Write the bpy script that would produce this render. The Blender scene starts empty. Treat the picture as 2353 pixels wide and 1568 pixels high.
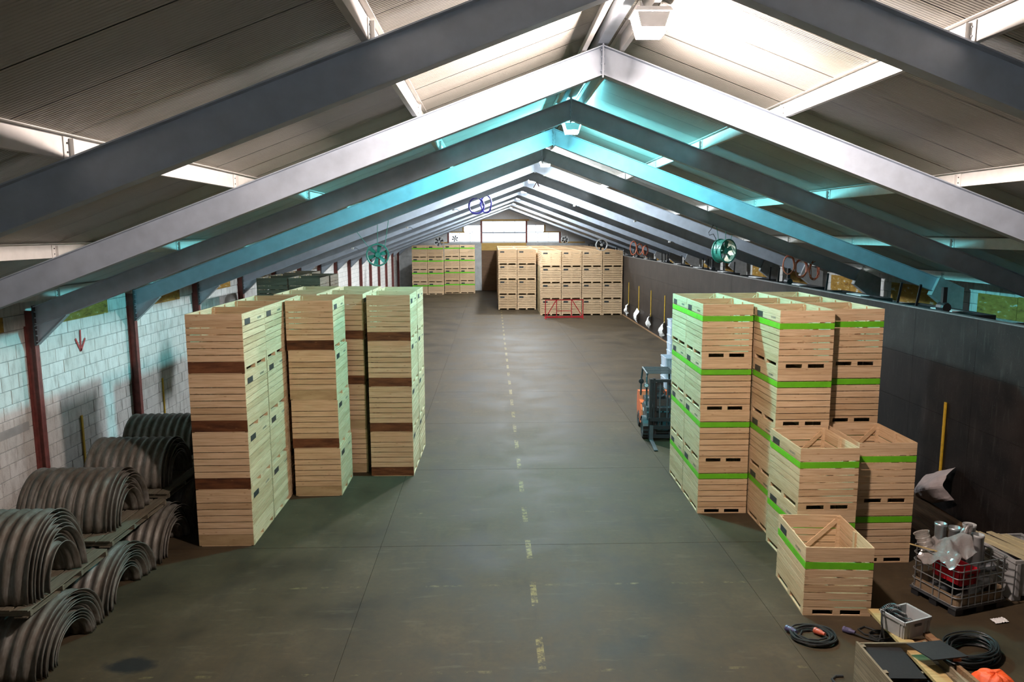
import bpy, math, random
from mathutils import Vector, Matrix, noise
R = math.radians
random.seed(7)
sc = bpy.context.scene
C = sc.collection

# ------------------------------------------------------------------ camera
cam_d = bpy.data.cameras.new('camera')
cam = bpy.data.objects.new('camera', cam_d); C.objects.link(cam)
cam_d.sensor_fit = 'HORIZONTAL'; cam_d.sensor_width = 36.0
cam_d.lens = 36.0 * 1738.3 / 2353.0
cam_d.clip_start = 0.1; cam_d.clip_end = 400
YAW, PITCH, ROLL, CAMH = 0.02544, 0.14269, -0.00303, 6.853
_f = Vector((math.sin(YAW)*math.cos(PITCH), math.cos(YAW)*math.cos(PITCH), -math.sin(PITCH)))
_r = Vector((math.cos(YAW), -math.sin(YAW), 0)); _u = _r.cross(_f)
_r2 = _r*math.cos(ROLL) + _u*math.sin(ROLL); _u2 = -_r*math.sin(ROLL) + _u*math.cos(ROLL)
cam.matrix_world = Matrix(((_r2.x, _u2.x, -_f.x, 0), (_r2.y, _u2.y, -_f.y, 0), (_r2.z, _u2.z, -_f.z, CAMH), (0, 0, 0, 1)))
sc.camera = cam

# ------------------------------------------------------------------ world, exposure
wd = bpy.data.worlds.new('overcast_sky'); sc.world = wd; wd.use_nodes = True
bg = wd.node_tree.nodes['Background']
bg.inputs[0].default_value = (0.92, 0.96, 1.0, 1); bg.inputs[1].default_value = 2.0
sc.view_settings.view_transform = 'Standard'; sc.view_settings.look = 'None'
sc.view_settings.gamma = 1.0; sc.view_settings.use_curve_mapping = False
sc.view_settings.exposure = 1.0
cy = sc.cycles
cy.use_denoising = True; cy.use_adaptive_sampling = True; cy.adaptive_threshold = 0.1; cy.adaptive_min_samples = 16
cy.max_bounces = 5; cy.diffuse_bounces = 3; cy.glossy_bounces = 2; cy.transparent_max_bounces = 8; cy.transmission_bounces = 4
cy.sample_clamp_indirect = 4.0
cy.caustics_reflective = False; cy.caustics_refractive = False

# lamps hang at the ridge behind every second frame; strength and colour of each (emission of its glass)
LAMP_WARM = (1.0, 0.83, 0.75); LAMP_CYAN = (0.22, 0.90, 1.0); LAMP_COOL = (0.88, 0.95, 1.0)
LAMPS = [(10.44, LAMP_WARM, 900), (20.44, LAMP_CYAN, 880), (30.44, LAMP_COOL, 850)] + [(40.44 + 10*k, LAMP_COOL, 950) for k in range(5)]

# ------------------------------------------------------------------ helpers
class MB:
    def __init__(s): s.v = []; s.f = []
    def add(s, vs, fs):
        o = len(s.v); s.v += [tuple(v) for v in vs]; s.f += [tuple(i+o for i in f) for f in fs]; return s
    def box(s, x0, x1, y0, y1, z0, z1):
        return s.add([(x0,y0,z0),(x1,y0,z0),(x1,y1,z0),(x0,y1,z0),(x0,y0,z1),(x1,y0,z1),(x1,y1,z1),(x0,y1,z1)],
                     [(0,3,2,1),(4,5,6,7),(0,1,5,4),(1,2,6,5),(2,3,7,6),(3,0,4,7)])
    def bar(s, a, b, w, h=None, up=(0,0,1)):
        h = h or w; a = Vector(a); b = Vector(b); d = (b-a).normalized(); u = Vector(up)
        if abs(d.dot(u)) > .98: u = Vector((0,1,0))
        r = d.cross(u).normalized(); u = r.cross(d)
        vs = []
        for p in (a, b):
            for i, j in ((-1,-1),(1,-1),(1,1),(-1,1)): vs.append(p + r*(i*w/2) + u*(j*h/2))
        return s.add(vs, [(0,3,2,1),(4,5,6,7),(0,1,5,4),(1,2,6,5),(2,3,7,6),(3,0,4,7)])
    def tube(s, pts, r, n=8, closed=False, caps=True):
        pts = [Vector(p) for p in pts]; m = len(pts); vs = []; prev = None
        for i, p in enumerate(pts):
            if closed: t = (pts[(i+1) % m] - pts[i-1]).normalized()
            else: t = (pts[min(i+1,m-1)] - pts[max(i-1,0)]).normalized()
            if prev is None:
                u = Vector((0,0,1)) if abs(t.z) < .9 else Vector((0,1,0))
                a = t.cross(u).normalized()
            else:
                a = (prev - t*prev.dot(t)).normalized()
            prev = a; b = t.cross(a)
            rr = r[i] if isinstance(r, (list, tuple)) else r
            for k in range(n):
                q = 2*math.pi*k/n; vs.append(p + a*(rr*math.cos(q)) + b*(rr*math.sin(q)))
        fs = []
        for i in range(m if closed else m-1):
            j = (i+1) % m
            for k in range(n):
                k2 = (k+1) % n; fs.append((i*n+k, i*n+k2, j*n+k2, j*n+k))
        if caps and not closed: fs.append(tuple(range(n-1,-1,-1))); fs.append(tuple((m-1)*n+k for k in range(n)))
        return s.add(vs, fs)
    def lathe(s, prof, n=24, axis='z', c=(0,0,0), closed=False):
        vs = []; m = len(prof)
        for k in range(n):
            q = 2*math.pi*k/n; cq, sq = math.cos(q), math.sin(q)
            for r, h in prof:
                p = {'z': (r*cq, r*sq, h), 'y': (r*cq, h, r*sq), 'x': (h, r*cq, r*sq)}[axis]
                vs.append((p[0]+c[0], p[1]+c[1], p[2]+c[2]))
        fs = []
        for k in range(n):
            k2 = (k+1) % n
            for i in range(m if closed else m-1):
                j = (i+1) % m; fs.append((k*m+i, k2*m+i, k2*m+j, k*m+j))
        return s.add(vs, fs)
    def prism(s, poly, axis, a, b):
        def P(u, v, w): return {'x': (w,u,v), 'y': (u,w,v), 'z': (u,v,w)}[axis]
        n = len(poly); vs = [P(u,v,a) for u,v in poly] + [P(u,v,b) for u,v in poly]
        fs = [tuple(range(n-1,-1,-1)), tuple(range(n,2*n))] + [(i,(i+1)%n,n+(i+1)%n,n+i) for i in range(n)]
        return s.add(vs, fs)
    def sheet(s, fn, nu, nv, t=0.0):
        pts = [[Vector(fn(i/nu, j/nv)) for j in range(nv+1)] for i in range(nu+1)]
        W = nv+1; vs = [p for row in pts for p in row]
        fs = [(i*W+j, (i+1)*W+j, (i+1)*W+j+1, i*W+j+1) for i in range(nu) for j in range(nv)]
        if t:
            N = []
            for i in range(nu+1):
                for j in range(nv+1):
                    du = pts[min(i+1,nu)][j]-pts[max(i-1,0)][j]; dv = pts[i][min(j+1,nv)]-pts[i][max(j-1,0)]
                    nn = du.cross(dv); nn = nn.normalized() if nn.length > 1e-9 else Vector((0,0,1)); N.append(pts[i][j]-nn*t)
            o = len(vs); vs += N
            fs2 = [tuple(o+k for k in reversed(f)) for f in fs]
            rim = [i*W for i in range(nu+1)] + [nu*W+j for j in range(1,W)] + [i*W+nv for i in range(nu-1,-1,-1)] + [j for j in range(nv-1,0,-1)]
            fs3 = [(rim[k], o+rim[k], o+rim[(k+1)%len(rim)], rim[(k+1)%len(rim)]) for k in range(len(rim))]
            fs = fs + fs2 + fs3
        return s.add(vs, fs)
    def mesh(s, name, mat, smooth=False):
        me = bpy.data.meshes.new(name); me.from_pydata(s.v, [], s.f); me.update()
        if mat: me.materials.append(M[mat] if isinstance(mat, str) else mat)
        if smooth: me.polygons.foreach_set('use_smooth', [True]*len(me.polygons))
        return me
    def obj(s, name, mat, parent=None, loc=(0,0,0), rot=(0,0,0), smooth=False):
        return put(name, s.mesh(name, mat, smooth), parent, loc, rot)

def put(name, me, parent=None, loc=(0,0,0), rot=(0,0,0)):
    o = bpy.data.objects.new(name, me); C.objects.link(o)
    o.location = loc; o.rotation_euler = rot
    if parent: o.parent = parent
    return o
def tag(o, label, cat, group=None, kind=None):
    if label: o['label'] = label
    if cat: o['category'] = cat
    if group: o['group'] = group
    if kind: o['kind'] = kind
    return o
def thing(name, label, cat, loc=(0,0,0), rotz=0, group=None, kind=None):
    o = bpy.data.objects.new(name, None); C.objects.link(o); o.empty_display_size = .2
    o.location = loc; o.rotation_euler = (0,0,rotz)
    return tag(o, label, cat, group, kind)
def struct(name, mb, mat, parent=None, loc=(0,0,0)):
    o = mb.obj(name, mat, parent, loc); o['kind'] = 'structure'; return o
_bc = {}
def piece(name, mat, parent, c, size, rot=(0,0,0)):
    """a box piece whose mesh is shared between alike pieces; long axis lies along local X"""
    lx, ly, lz = size; rz = 0
    if ly > lx: lx, ly = ly, lx; rz = math.pi/2
    k = (round(lx,4), round(ly,4), round(lz,4), mat)
    if k not in _bc: _bc[k] = MB().box(-lx/2,lx/2,-ly/2,ly/2,-lz/2,lz/2).mesh(name, mat)
    return put(name, _bc[k], parent, c, (rot[0], rot[1], rot[2]+rz))

# ------------------------------------------------------------------ materials
M = {}
def nmat(name):
    m = bpy.data.materials.new(name); m.use_nodes = True; M[name] = m
    nt = m.node_tree; return m, nt, nt.nodes['Principled BSDF']
def N(nt, t, **kw):
    n = nt.nodes.new(t)
    for k, v in kw.items():
        if k.startswith('i_'): n.inputs[int(k[2:]) if k[2:].isdigit() else k[2:]].default_value = v
        else: setattr(n, k, v)
    return n
def L(nt, a, b): nt.links.new(a, b)
def ramp(nt, fac, stops):
    n = nt.nodes.new('ShaderNodeValToRGB'); e = n.color_ramp.elements
    e[0].position, e[0].color = stops[0][0], (*stops[0][1], 1)
    e[1].position, e[1].color = stops[-1][0], (*stops[-1][1], 1)
    for p, c in stops[1:-1]:
        x = e.new(p); x.color = (*c, 1)
    if fac: L(nt, fac, n.inputs[0])
    return n
def mix(nt, f, a, b, mode='MIX'):
    n = nt.nodes.new('ShaderNodeMix'); n.data_type = 'RGBA'; n.blend_type = mode
    for s, v in ((0, f), (6, a), (7, b)):
        if hasattr(v, 'links'): L(nt, v, n.inputs[s])
        elif isinstance(v, (int, float)): n.inputs[s].default_value = v
        else: n.inputs[s].default_value = (*v, 1)
    return n.outputs[2]
def coords(nt, scale, rnd=True, kind='Object'):
    tc = N(nt, 'ShaderNodeTexCoord'); mp = N(nt, 'ShaderNodeMapping'); mp.inputs['Scale'].default_value = scale
    src = tc.outputs[kind]
    if kind == 'World':
        pass
    if rnd:
        oi = N(nt, 'ShaderNodeObjectInfo'); ad = N(nt, 'ShaderNodeVectorMath', operation='ADD')
        mu = N(nt, 'ShaderNodeMath', operation='MULTIPLY'); mu.inputs[1].default_value = 37.0
        L(nt, oi.outputs['Random'], mu.inputs[0]); L(nt, src, ad.inputs[0]); L(nt, mu.outputs[0], ad.inputs[1]); src = ad.outputs[0]
    L(nt, src, mp.inputs[0]); return mp.outputs[0]
def wpos(nt, scale=(1,1,1)):
    g = N(nt, 'ShaderNodeNewGeometry'); mp = N(nt, 'ShaderNodeMapping'); mp.inputs['Scale'].default_value = scale
    L(nt, g.outputs['Position'], mp.inputs[0]); return mp.outputs[0]
def noise_n(nt, vec, scale, detail=4, rough=.55):
    n = N(nt, 'ShaderNodeTexNoise'); n.inputs['Scale'].default_value = scale; n.inputs['Detail'].default_value = detail; n.inputs['Roughness'].default_value = rough
    L(nt, vec, n.inputs['Vector']); return n.outputs[0]
def bump(nt, b, h, dist=.003, st=.5):
    n = N(nt, 'ShaderNodeBump'); n.inputs['Strength'].default_value = st; n.inputs['Distance'].default_value = dist
    L(nt, h, n.inputs['Height']); L(nt, n.outputs[0], b.inputs['Normal'])
def plain(name, col, rough=.6, metal=0, var=.12, sc_=6, bmp=0, stretch=(1,1,1), spec=.5):
    m, nt, b = nmat(name)
    nz = noise_n(nt, coords(nt, stretch), sc_)
    lo = tuple(c*(1-var) for c in col); hi = tuple(min(1, c*(1+var)) for c in col)
    L(nt, ramp(nt, nz, [(.3, lo), (.7, hi)]).outputs[0], b.inputs['Base Color'])
    b.inputs['Roughness'].default_value = rough; b.inputs['Metallic'].default_value = metal; b.inputs['Specular IOR Level'].default_value = spec
    if bmp: bump(nt, b, nz, bmp)
    return m
def wood(name, c0, c1, knot=(.3,.16,.07), tone=.18, grain=22, dirt=0.0, dirtc=(.12,.1,.06)):
    m, nt, b = nmat(name)
    v = coords(nt, (1.2, grain, grain)); nz = noise_n(nt, v, 1.6, 5)
    col = ramp(nt, nz, [(.3, c0), (.62, c1)]).outputs[0]
    v2 = coords(nt, (3.2, 9, 9)); vo = N(nt, 'ShaderNodeTexVoronoi'); vo.inputs['Scale'].default_value = 1.0; L(nt, v2, vo.inputs['Vector'])
    kn = ramp(nt, vo.outputs['Distance'], [(.05, (1,1,1)), (.13, (0,0,0))])
    col = mix(nt, mix(nt, 1.0, kn.outputs[0], (.6,.6,.6), 'MULTIPLY'), col, knot)
    oi = N(nt, 'ShaderNodeObjectInfo')
    tn = ramp(nt, oi.outputs['Random'], [(0, (1-tone,1-tone*1.15,1-tone*1.4)), (.5, (1,1,1)), (1, (1-tone*.4,)*3)])
    col = mix(nt, 1.0, col, tn.outputs[0], 'MULTIPLY')
    if dirt:
        d = ramp(nt, noise_n(nt, coords(nt, (1.5,3,3)), 2.2, 5), [(.45, (0,0,0)), (.75, (dirt,)*3)])
        col = mix(nt, d.outputs[0], col, dirtc)
    L(nt, col, b.inputs['Base Color']); b.inputs['Roughness'].default_value = .72; b.inputs['Specular IOR Level'].default_value = .25
    bump(nt, b, nz, .002, .35)
    return m

wood('crate_wood', (.53,.345,.195), (.69,.495,.305), tone=.22)
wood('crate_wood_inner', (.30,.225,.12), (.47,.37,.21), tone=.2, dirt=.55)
wood('old_wood', (.085,.07,.05), (.17,.145,.105), tone=.25, dirt=.3)
wood('brown_ply', (.055,.018,.008), (.19,.072,.028), tone=.35, grain=7)
wood('pale_ply', (.36,.24,.12), (.50,.36,.2), tone=.15, grain=5)
wood('weathered_wood', (.13,.10,.065), (.28,.225,.15), tone=.2, dirt=.4)
wood('timber', (.16,.085,.04), (.27,.155,.08), tone=.3, dirt=.3)
wood('beige_board', (.40,.34,.2), (.52,.46,.29), tone=.12)
wood('plank_yellow', (.36,.25,.1), (.5,.37,.17), tone=.1)
wood('lintel_wood', (.42,.25,.07), (.58,.38,.13), tone=.1)
wood('door_brown', (.11,.06,.035), (.19,.11,.06), tone=.1)
plain('stripe_green', (.13,.46,.012), .5, var=.1)
plain('label_dark', (.028,.032,.032), .5)
plain('print_dark', (.22,.2,.15), .8)
plain('steel_grey', (.47,.53,.61), .55, var=.1, sc_=3, spec=.4)
plain('purlin_white', (.74,.72,.69), .5, var=.06)
plain('haunch_grey', (.42,.43,.44), .7, var=.12)
plain('column_red', (.20,.055,.045), .6, var=.25)
plain('white_paint', (.78,.78,.77), .6, var=.05)
plain('black_metal', (.018,.019,.021), .45)
plain('dark_grey', (.06,.065,.07), .5)
plain('galv', (.36,.37,.37), .35, .7, var=.25, sc_=4)
plain('fan_green', (.045,.25,.19), .45, var=.25, sc_=9)
plain('fan_reflected_cream', (.62,.58,.46), .5, var=.1)  # cream colour stands in for light reflected inside the green casing
plain('fan_grey', (.34,.34,.33), .5, var=.2)
plain('red_paint', (.40,.012,.02), .4, var=.15)
plain('orange_paint', (.70,.13,.03), .4, var=.1)
plain('plug_red', (.48,.09,.045), .45)
plain('plug_blue', (.08,.07,.14), .45)
plain('cable_orange', (.38,.10,.045), .5)
plain('cable_black', (.02,.022,.022), .45)
plain('hose_blue', (.07,.06,.42), .4)
plain('rubber', (.022,.022,.022), .8)
plain('fork_teal', (.035,.055,.06), .4, var=.2)
plain('plastic_grey', (.36,.36,.355), .45, var=.08)
plain('plastic_blue_grey', (.45,.52,.60), .45, var=.08)
plain('cloth_white', (.74,.73,.71), .85, var=.05, bmp=.004)
plain('cloth_grey', (.46,.40,.39), .85, var=.1, bmp=.004)
plain('bag_orange', (.80,.10,.02), .55, var=.25, bmp=.006)
plain('mat_black', (.011,.011,.0115), .85, var=.2, sc_=20)
plain('yellow_strip', (.62,.38,.02), .5, var=.15, sc_=12)
plain('ibc_panel', (.22,.15,.09), .55, var=.15)
plain('screen_grey', (.5,.5,.5), .6)
plain('concrete_grey', (.44,.44,.43), .85, var=.15, sc_=2.5, bmp=.004)
plain('mortar', (.30,.31,.30), .9, var=.15)
plain('roof_outer', (.4,.4,.4), .7)
plain('deck_dark', (.05,.05,.05), .7, var=.3)
plain('reflector', (.8,.8,.8), .2, .6)
plain('gable_white', (.66,.68,.70), .6, var=.05)

# painted block, with streaks
m, nt, b = nmat('block_white')
v = wpos(nt, (1.2,1.2,.35)); n1 = noise_n(nt, v, 5.0, 6, .65); n2 = noise_n(nt, wpos(nt), 38, 3, .6); n3 = noise_n(nt, wpos(nt, (.5,.5,.3)), 1.1, 4)
col = ramp(nt, n1, [(.28,(.50,.47,.44)),(.5,(.74,.72,.69)),(.75,(.84,.83,.80))]).outputs[0]
sp = ramp(nt, n2, [(.60,(0,0,0)),(.72,(.75,)*3)]).outputs[0]
low = N(nt, 'ShaderNodeNewGeometry'); sx = N(nt, 'ShaderNodeSeparateXYZ'); L(nt, low.outputs['Position'], sx.inputs[0])
hz = N(nt, 'ShaderNodeMapRange'); hz.inputs[1].default_value = 4.6; hz.inputs[2].default_value = .4; hz.inputs[3].default_value = .12; hz.inputs[4].default_value = 1.0
L(nt, sx.outputs['Z'], hz.inputs[0])
spm = mix(nt, 1.0, sp, hz.outputs[0], 'MULTIPLY')
col = mix(nt, spm, col, (.16,.15,.13))
oi = N(nt, 'ShaderNodeObjectInfo'); tn = ramp(nt, oi.outputs['Random'], [(0,(.86,.85,.83)),(1,(1,1,1))])
col = mix(nt, 1.0, col, tn.outputs[0], 'MULTIPLY')
L(nt, col, b.inputs['Base Color']); b.inputs['Roughness'].default_value = .8; bump(nt, b, n2, .006, .5)

# insulation foam patches: mustard brown with torn pale spots
m, nt, b = nmat('foam_mustard')
n1 = noise_n(nt, coords(nt, (1,1,3)), 2.6, 6, .6)
col = ramp(nt, n1, [(.28,(.12,.055,.02)),(.42,(.36,.19,.03)),(.60,(.46,.27,.05)),(.66,(.68,.66,.58))]).outputs[0]
L(nt, col, b.inputs['Base Color']); b.inputs['Roughness'].default_value = .8; bump(nt, b, n1, .02)

# roof sheets
m, nt, b = nmat('roof_sheet')
n1 = noise_n(nt, coords(nt, (.15,.6,.6)), 2.2, 4)
L(nt, ramp(nt, n1, [(.3,(.41,.39,.345)),(.7,(.50,.48,.43))]).outputs[0], b.inputs['Base Color'])
b.inputs['Roughness'].default_value = .42; b.inputs['Specular IOR Level'].default_value = .5

# phenolic panels of the partition
m, nt, b = nmat('dark_panel')
n1 = noise_n(nt, wpos(nt, (1,1,.12)), 12, 5, .6); n2 = noise_n(nt, wpos(nt), 1.3, 4)
n3 = noise_n(nt, wpos(nt), 55, 2, .5)
col = ramp(nt, n2, [(.35,(.007,.0056,.005)),(.7,(.022,.0165,.0145))]).outputs[0]
col = mix(nt, ramp(nt, n1, [(.56,(0,0,0)),(.75,(.35,)*3)]).outputs[0], col, (.09,.085,.075))
col = mix(nt, ramp(nt, n3, [(.67,(0,0,0)),(.74,(.5,)*3)]).outputs[0], col, (.14,.14,.13))
L(nt, col, b.inputs['Base Color']); b.inputs['Roughness'].default_value = .45; b.inputs['Specular IOR Level'].default_value = .3

# floor
m, nt, b = nmat('concrete_floor')
p1 = wpos(nt); n1 = noise_n(nt, p1, .55, 6, .62); n2 = noise_n(nt, p1, 9, 5, .6); n3 = noise_n(nt, wpos(nt, (1,.25,1)), 1.6, 5, .6); n4 = noise_n(nt, wpos(nt, (.35,1.6,1)), 2.6, 6, .7)
col = ramp(nt, n1, [(.30,(.024,.016,.0085)),(.47,(.052,.036,.019)),(.60,(.066,.046,.025)),(.74,(.092,.068,.041))]).outputs[0]
col = mix(nt, ramp(nt, n2, [(.35,(.3,)*3),(.62,(0,0,0))]).outputs[0], col, (.035,.029,.021))
col = mix(nt, ramp(nt, n3, [(.52,(0,0,0)),(.8,(.55,)*3)]).outputs[0], col, (.026,.022,.016))
col = mix(nt, ramp(nt, n4, [(.58,(0,0,0)),(.78,(.5,)*3)]).outputs[0], col, (.13,.105,.07))
sx = N(nt, 'ShaderNodeSeparateXYZ'); g = N(nt, 'ShaderNodeNewGeometry'); L(nt, g.outputs['Position'], sx.inputs[0])
def mth(op, a, bb=None, c=None):
    n = N(nt, 'ShaderNodeMath', operation=op)
    for i, v in enumerate((a, bb, c)):
        if v is None: continue
        if hasattr(v, 'links'): L(nt, v, n.inputs[i])
        else: n.inputs[i].default_value = v
    return n.outputs[0]
# worn yellow centre line, dashed
dx = mth('ABSOLUTE', mth('SUBTRACT', sx.outputs['X'], .75)); onx = mth('LESS_THAN', dx, .06)
ph = mth('FRACT', mth('DIVIDE', mth('SUBTRACT', sx.outputs['Y'], 11.1), 2.06)); ony = mth('LESS_THAN', ph, .47)
wear = ramp(nt, noise_n(nt, p1, 7, 5, .7), [(.43,(0,0,0)),(.58,(.7,)*3)]).outputs[0]
lm = mth('MULTIPLY', mth('MULTIPLY', onx, ony), wear)
col = mix(nt, lm, col, (.26,.20,.07))
# worn cross lines
for yy in (17.9, 30.3, 14.0, 11.05, 36.1):
    d = mth('ABSOLUTE', mth('SUBTRACT', sx.outputs['Y'], yy)); on = mth('LESS_THAN', d, .035)
    w2 = ramp(nt, noise_n(nt, wpos(nt, (1,1,1)), 1.9, 5, .75), [(.54,(0,0,0)),(.66,(.6,)*3)]).outputs[0]
    col = mix(nt, mth('MULTIPLY', on, w2), col, (.17,.14,.06))
# oil spot
vd = N(nt, 'ShaderNodeVectorMath', operation='DISTANCE'); L(nt, wpos(nt, (.62,1,1)), vd.inputs[0]); vd.inputs[1].default_value = (-5.84*.62, 11.42, 0)
od = mth('ADD', vd.outputs['Value'], mth('MULTIPLY', noise_n(nt, p1, 4, 4), .35))
col = mix(nt, ramp(nt, od, [(.34,(.96,)*3),(.46,(0,0,0))]).outputs[0], col, (.015,.014,.013))
L(nt, col, b.inputs['Base Color'])
L(nt, ramp(nt, n1, [(.3,(.58,)*3),(.7,(.74,)*3)]).outputs[0], b.inputs['Roughness']); b.inputs['Specular IOR Level'].default_value = .18
bump(nt, b, n2, .002, .4)

# corrugated culvert steel
m, nt, b = nmat('culvert_steel')
n1 = noise_n(nt, coords(nt, (2,1,1)), 2.2, 6, .65); n2 = noise_n(nt, coords(nt, (6,1,1)), 9, 4)
col = ramp(nt, n1, [(.3,(.085,.065,.046)),(.5,(.155,.14,.115)),(.72,(.26,.25,.23))]).outputs[0]
col = mix(nt, ramp(nt, n2, [(.35,(.4,)*3),(.6,(0,0,0))]).outputs[0], col, (.06,.045,.033))
L(nt, col, b.inputs['Base Color']); b.inputs['Roughness'].default_value = .55; b.inputs['Metallic'].default_value = .35

# panes and bag
m, nt, b = nmat('pane')
tr = N(nt, 'ShaderNodeBsdfTransparent'); tr.inputs[0].default_value = (.95,.97,1,1); gl = N(nt, 'ShaderNodeBsdfGlossy'); gl.inputs['Roughness'].default_value = .1
mx = N(nt, 'ShaderNodeMixShader'); mx.inputs[0].default_value = .05; L(nt, tr.outputs[0], mx.inputs[1]); L(nt, gl.outputs[0], mx.inputs[2])
L(nt, mx.outputs[0], nt.nodes['Material Output'].inputs[0])
m, nt, b = nmat('clear_plastic')
b.inputs['Base Color'].default_value = (.30,.265,.25,1); b.inputs['Roughness'].default_value = .14; b.inputs['Alpha'].default_value = .55
m, nt, b = nmat('clear_tub')
b.inputs['Base Color'].default_value = (.5,.45,.4,1); b.inputs['Roughness'].default_value = .2; b.inputs['Alpha'].default_value = .4
def glow(name, col, s):
    m, nt, b = nmat(name)
    b.inputs['Base Color'].default_value = (.8,.8,.8,1); b.inputs['Emission Color'].default_value = (*col, 1); b.inputs['Emission Strength'].default_value = s
# ------------------------------------------------------------------ the hall
XL, XR, XRIDGE, ZAP, SL = -11.0, 14.7, 1.83, 9.88, 0.375
Y0, Y1 = -3.0, 91.0
def zraf(x): return ZAP - SL*abs(x - XRIDGE)
FRAMES = [2.94 + 5*n for n in range(0, 18)]      # Y of the frames

# floor slabs with open joints
fl = thing('floor', 'worn grey brown concrete slab floor of the storage hall', None, kind='structure')
base = MB().box(XL, XR, Y0, Y1, -.30, -.03).obj('sub_base', 'deck_dark', fl)
xs = [XL, -10.0, -2.5, 5.0, 12.5, XR]; ys = [Y0, 5.05] + [10.5 + 5.43*k for k in range(15)] + [Y1]
for i in range(len(xs)-1):
    for j in range(len(ys)-1):
        a0, a1, b0, b1 = xs[i]+.0035, xs[i+1]-.0035, ys[j]+.006, ys[j+1]-.006
        if b1 - b0 < .1: continue
        MB().box(a0, a1, b0, b1, -.03, 0).obj('slab', 'concrete_floor', fl)

# roof: sheets on purlins
ce = thing('ceiling', 'ribbed pale metal roof sheets on purlins', None, kind='structure')
ZP = 0.25                                         # purlin depth above the rafters
def sheet_mesh(side):
    nrib = 20; prof = []
    for k in range(nrib):
        y = k/nrib
        prof += [(y+.001, 0), (y+.030, 0), (y+.034, .006), (y+.046, .006)]
    prof[-1] = (.992, .006); prof += [(.9935, .03), (1.0, .03)]
    x0, x1 = XRIDGE, (XR+.25 if side > 0 else XL-.25)
    mb = MB(); vs = []
    for x in (x0, x1):
        for y, h in prof: vs.append((x, y, zraf(x)+ZP+h))
    n = len(prof); mb.add(vs, [(i, i+1, n+i+1, n+i) for i in range(n-1)])
    return mb.mesh('roof_sheet', 'roof_sheet')
for side in (-1, 1):
    me = sheet_mesh(side)
    for k in range(int(Y1-Y0)): put('roof_sheet', me, ce, (0, Y0+k, 0))
    x1 = XR+.25 if side > 0 else XL-.25
    o = MB().prism([(XRIDGE, ZAP+ZP+.05), (x1, zraf(x1)+ZP+.05), (x1, zraf(x1)+ZP+.12), (XRIDGE, ZAP+ZP+.12)], 'y', Y0-.2, Y1+.3).obj('outer_sheet', 'roof_outer', ce)
# purlins: Z sections along the hall
PURL = [3.05, 6.1, 9.15, 12.0]
for side in (-1, 1):
    for off in [.28] + PURL:
        x = XRIDGE + side*off; z = zraf(x)
        mb = MB().box(x-.004, x+.004, Y0, Y1, z+.005, z+ZP-.005)
        mb.box(x-.07*(side > 0)-.001, x+.07*(side < 0)+.001, Y0, Y1, z+ZP-.012, z+ZP-.004)
        mb.box(x-.07*(side < 0)-.001, x+.07*(side > 0)+.001, Y0, Y1, z+.004, z+.012)
        mb.obj('purlin', 'purlin_white', ce)
MB().box(XRIDGE-.09, XRIDGE+.09, Y0, Y1, ZAP+.02, ZAP+.20).obj('ridge_beam', 'steel_grey', ce)

# steel frames
DEP = .47; FW = .20; FT = .018
def shear_beam(x0, x1, yc):
    """I-section following the roof slope with upright ends"""
    secs = [('web', -.006, .006, -DEP+FT, -FT), ('top_flange', -FW/2, FW/2, -FT, 0), ('bottom_flange', -FW/2, FW/2, -DEP, -DEP+FT)]
    out = []
    for nm, ya, yb, za, zb in secs:
        vs = []
        for x in (x0, x1):
            z = zraf(x)
            for y, zz in ((ya, za), (yb, za), (yb, zb), (ya, zb)): vs.append((x, y, z+zz))
        out.append((nm, MB().add(vs, [(0,1,2,3),(7,6,5,4),(0,4,5,1),(1,5,6,2),(2,6,7,3),(3,7,4,0)])))
    return out
XLF, XRF = XL+.28, 13.9
frame_meshes = {}
for s, x0, x1 in (('west', XRIDGE-.015, XLF), ('east', XRIDGE+.015, XRF)):
    for nm, mb in shear_beam(x0, x1, 0): frame_meshes[(s, nm)] = mb.mesh(nm, 'steel_grey')
mb = MB().box(XRIDGE-.013, XRIDGE+.013, -.11, .11, ZAP-DEP-.05, ZAP+.02); frame_meshes['apex'] = mb.mesh('apex_plate', 'steel_grey')
bolt = MB().lathe([(0,-.035),(.016,-.035),(.016,.035),(0,.035)], 6, 'x').mesh('bolt', 'steel_grey')
zb = zraf(XLF)-DEP
haun = MB().prism([(XLF, zb-.0), (XLF, zb-.42), (XLF+.03, zb-.42), (XLF+.72, zb+SL*.72), ], 'y', -.008, .008).mesh('haunch_plate', 'steel_grey')
hfl = MB()
hfl.bar((XLF+.0, 0, zb-.44), (XLF+.74, 0, zb+SL*.72-.01), .16, .014)
hfl = hfl.mesh('haunch_flange', 'haunch_grey')
endp = MB().box(XLF-.03, XLF, -.1, .1, zb-.45, zraf(XLF)+.02).mesh('end_plate', 'dark_grey')
colm = MB().box(XL+.02, XLF-.03, -.006, .006, 0, zraf(XL)).box(XLF-.046, XLF-.03, -.08, .08, 0, zb-.45).box(XL+.02, XL+.036, -.08, .08, 0, zb).mesh('column', 'column_red')
coltop = MB().box(XLF-.046, XLF-.03, -.08, .08, zb-.45, zraf(XL)).mesh('column_head', 'dark_grey')
zr = zraf(XRF)
knee = MB().prism([(XRF-.45, zraf(XRF-.45)-DEP-.14), (XRF-.22, zraf(XRF-.22)+.03), (XRF+.55, zraf(XRF+.55)-.02), (XRF+.55, zr-DEP-.62), (XRF+.20, zr-DEP-.48)], 'y', -.13, .13).mesh('knee', 'haunch_grey')
legr = MB().prism([(XRF+.02, zr-DEP-.36), (XRF+.55, zr-DEP-.60), (XRF+.60, 0), (XRF+.28, 0)], 'y', -.14, .14).mesh('leg', 'white_paint')
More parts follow.
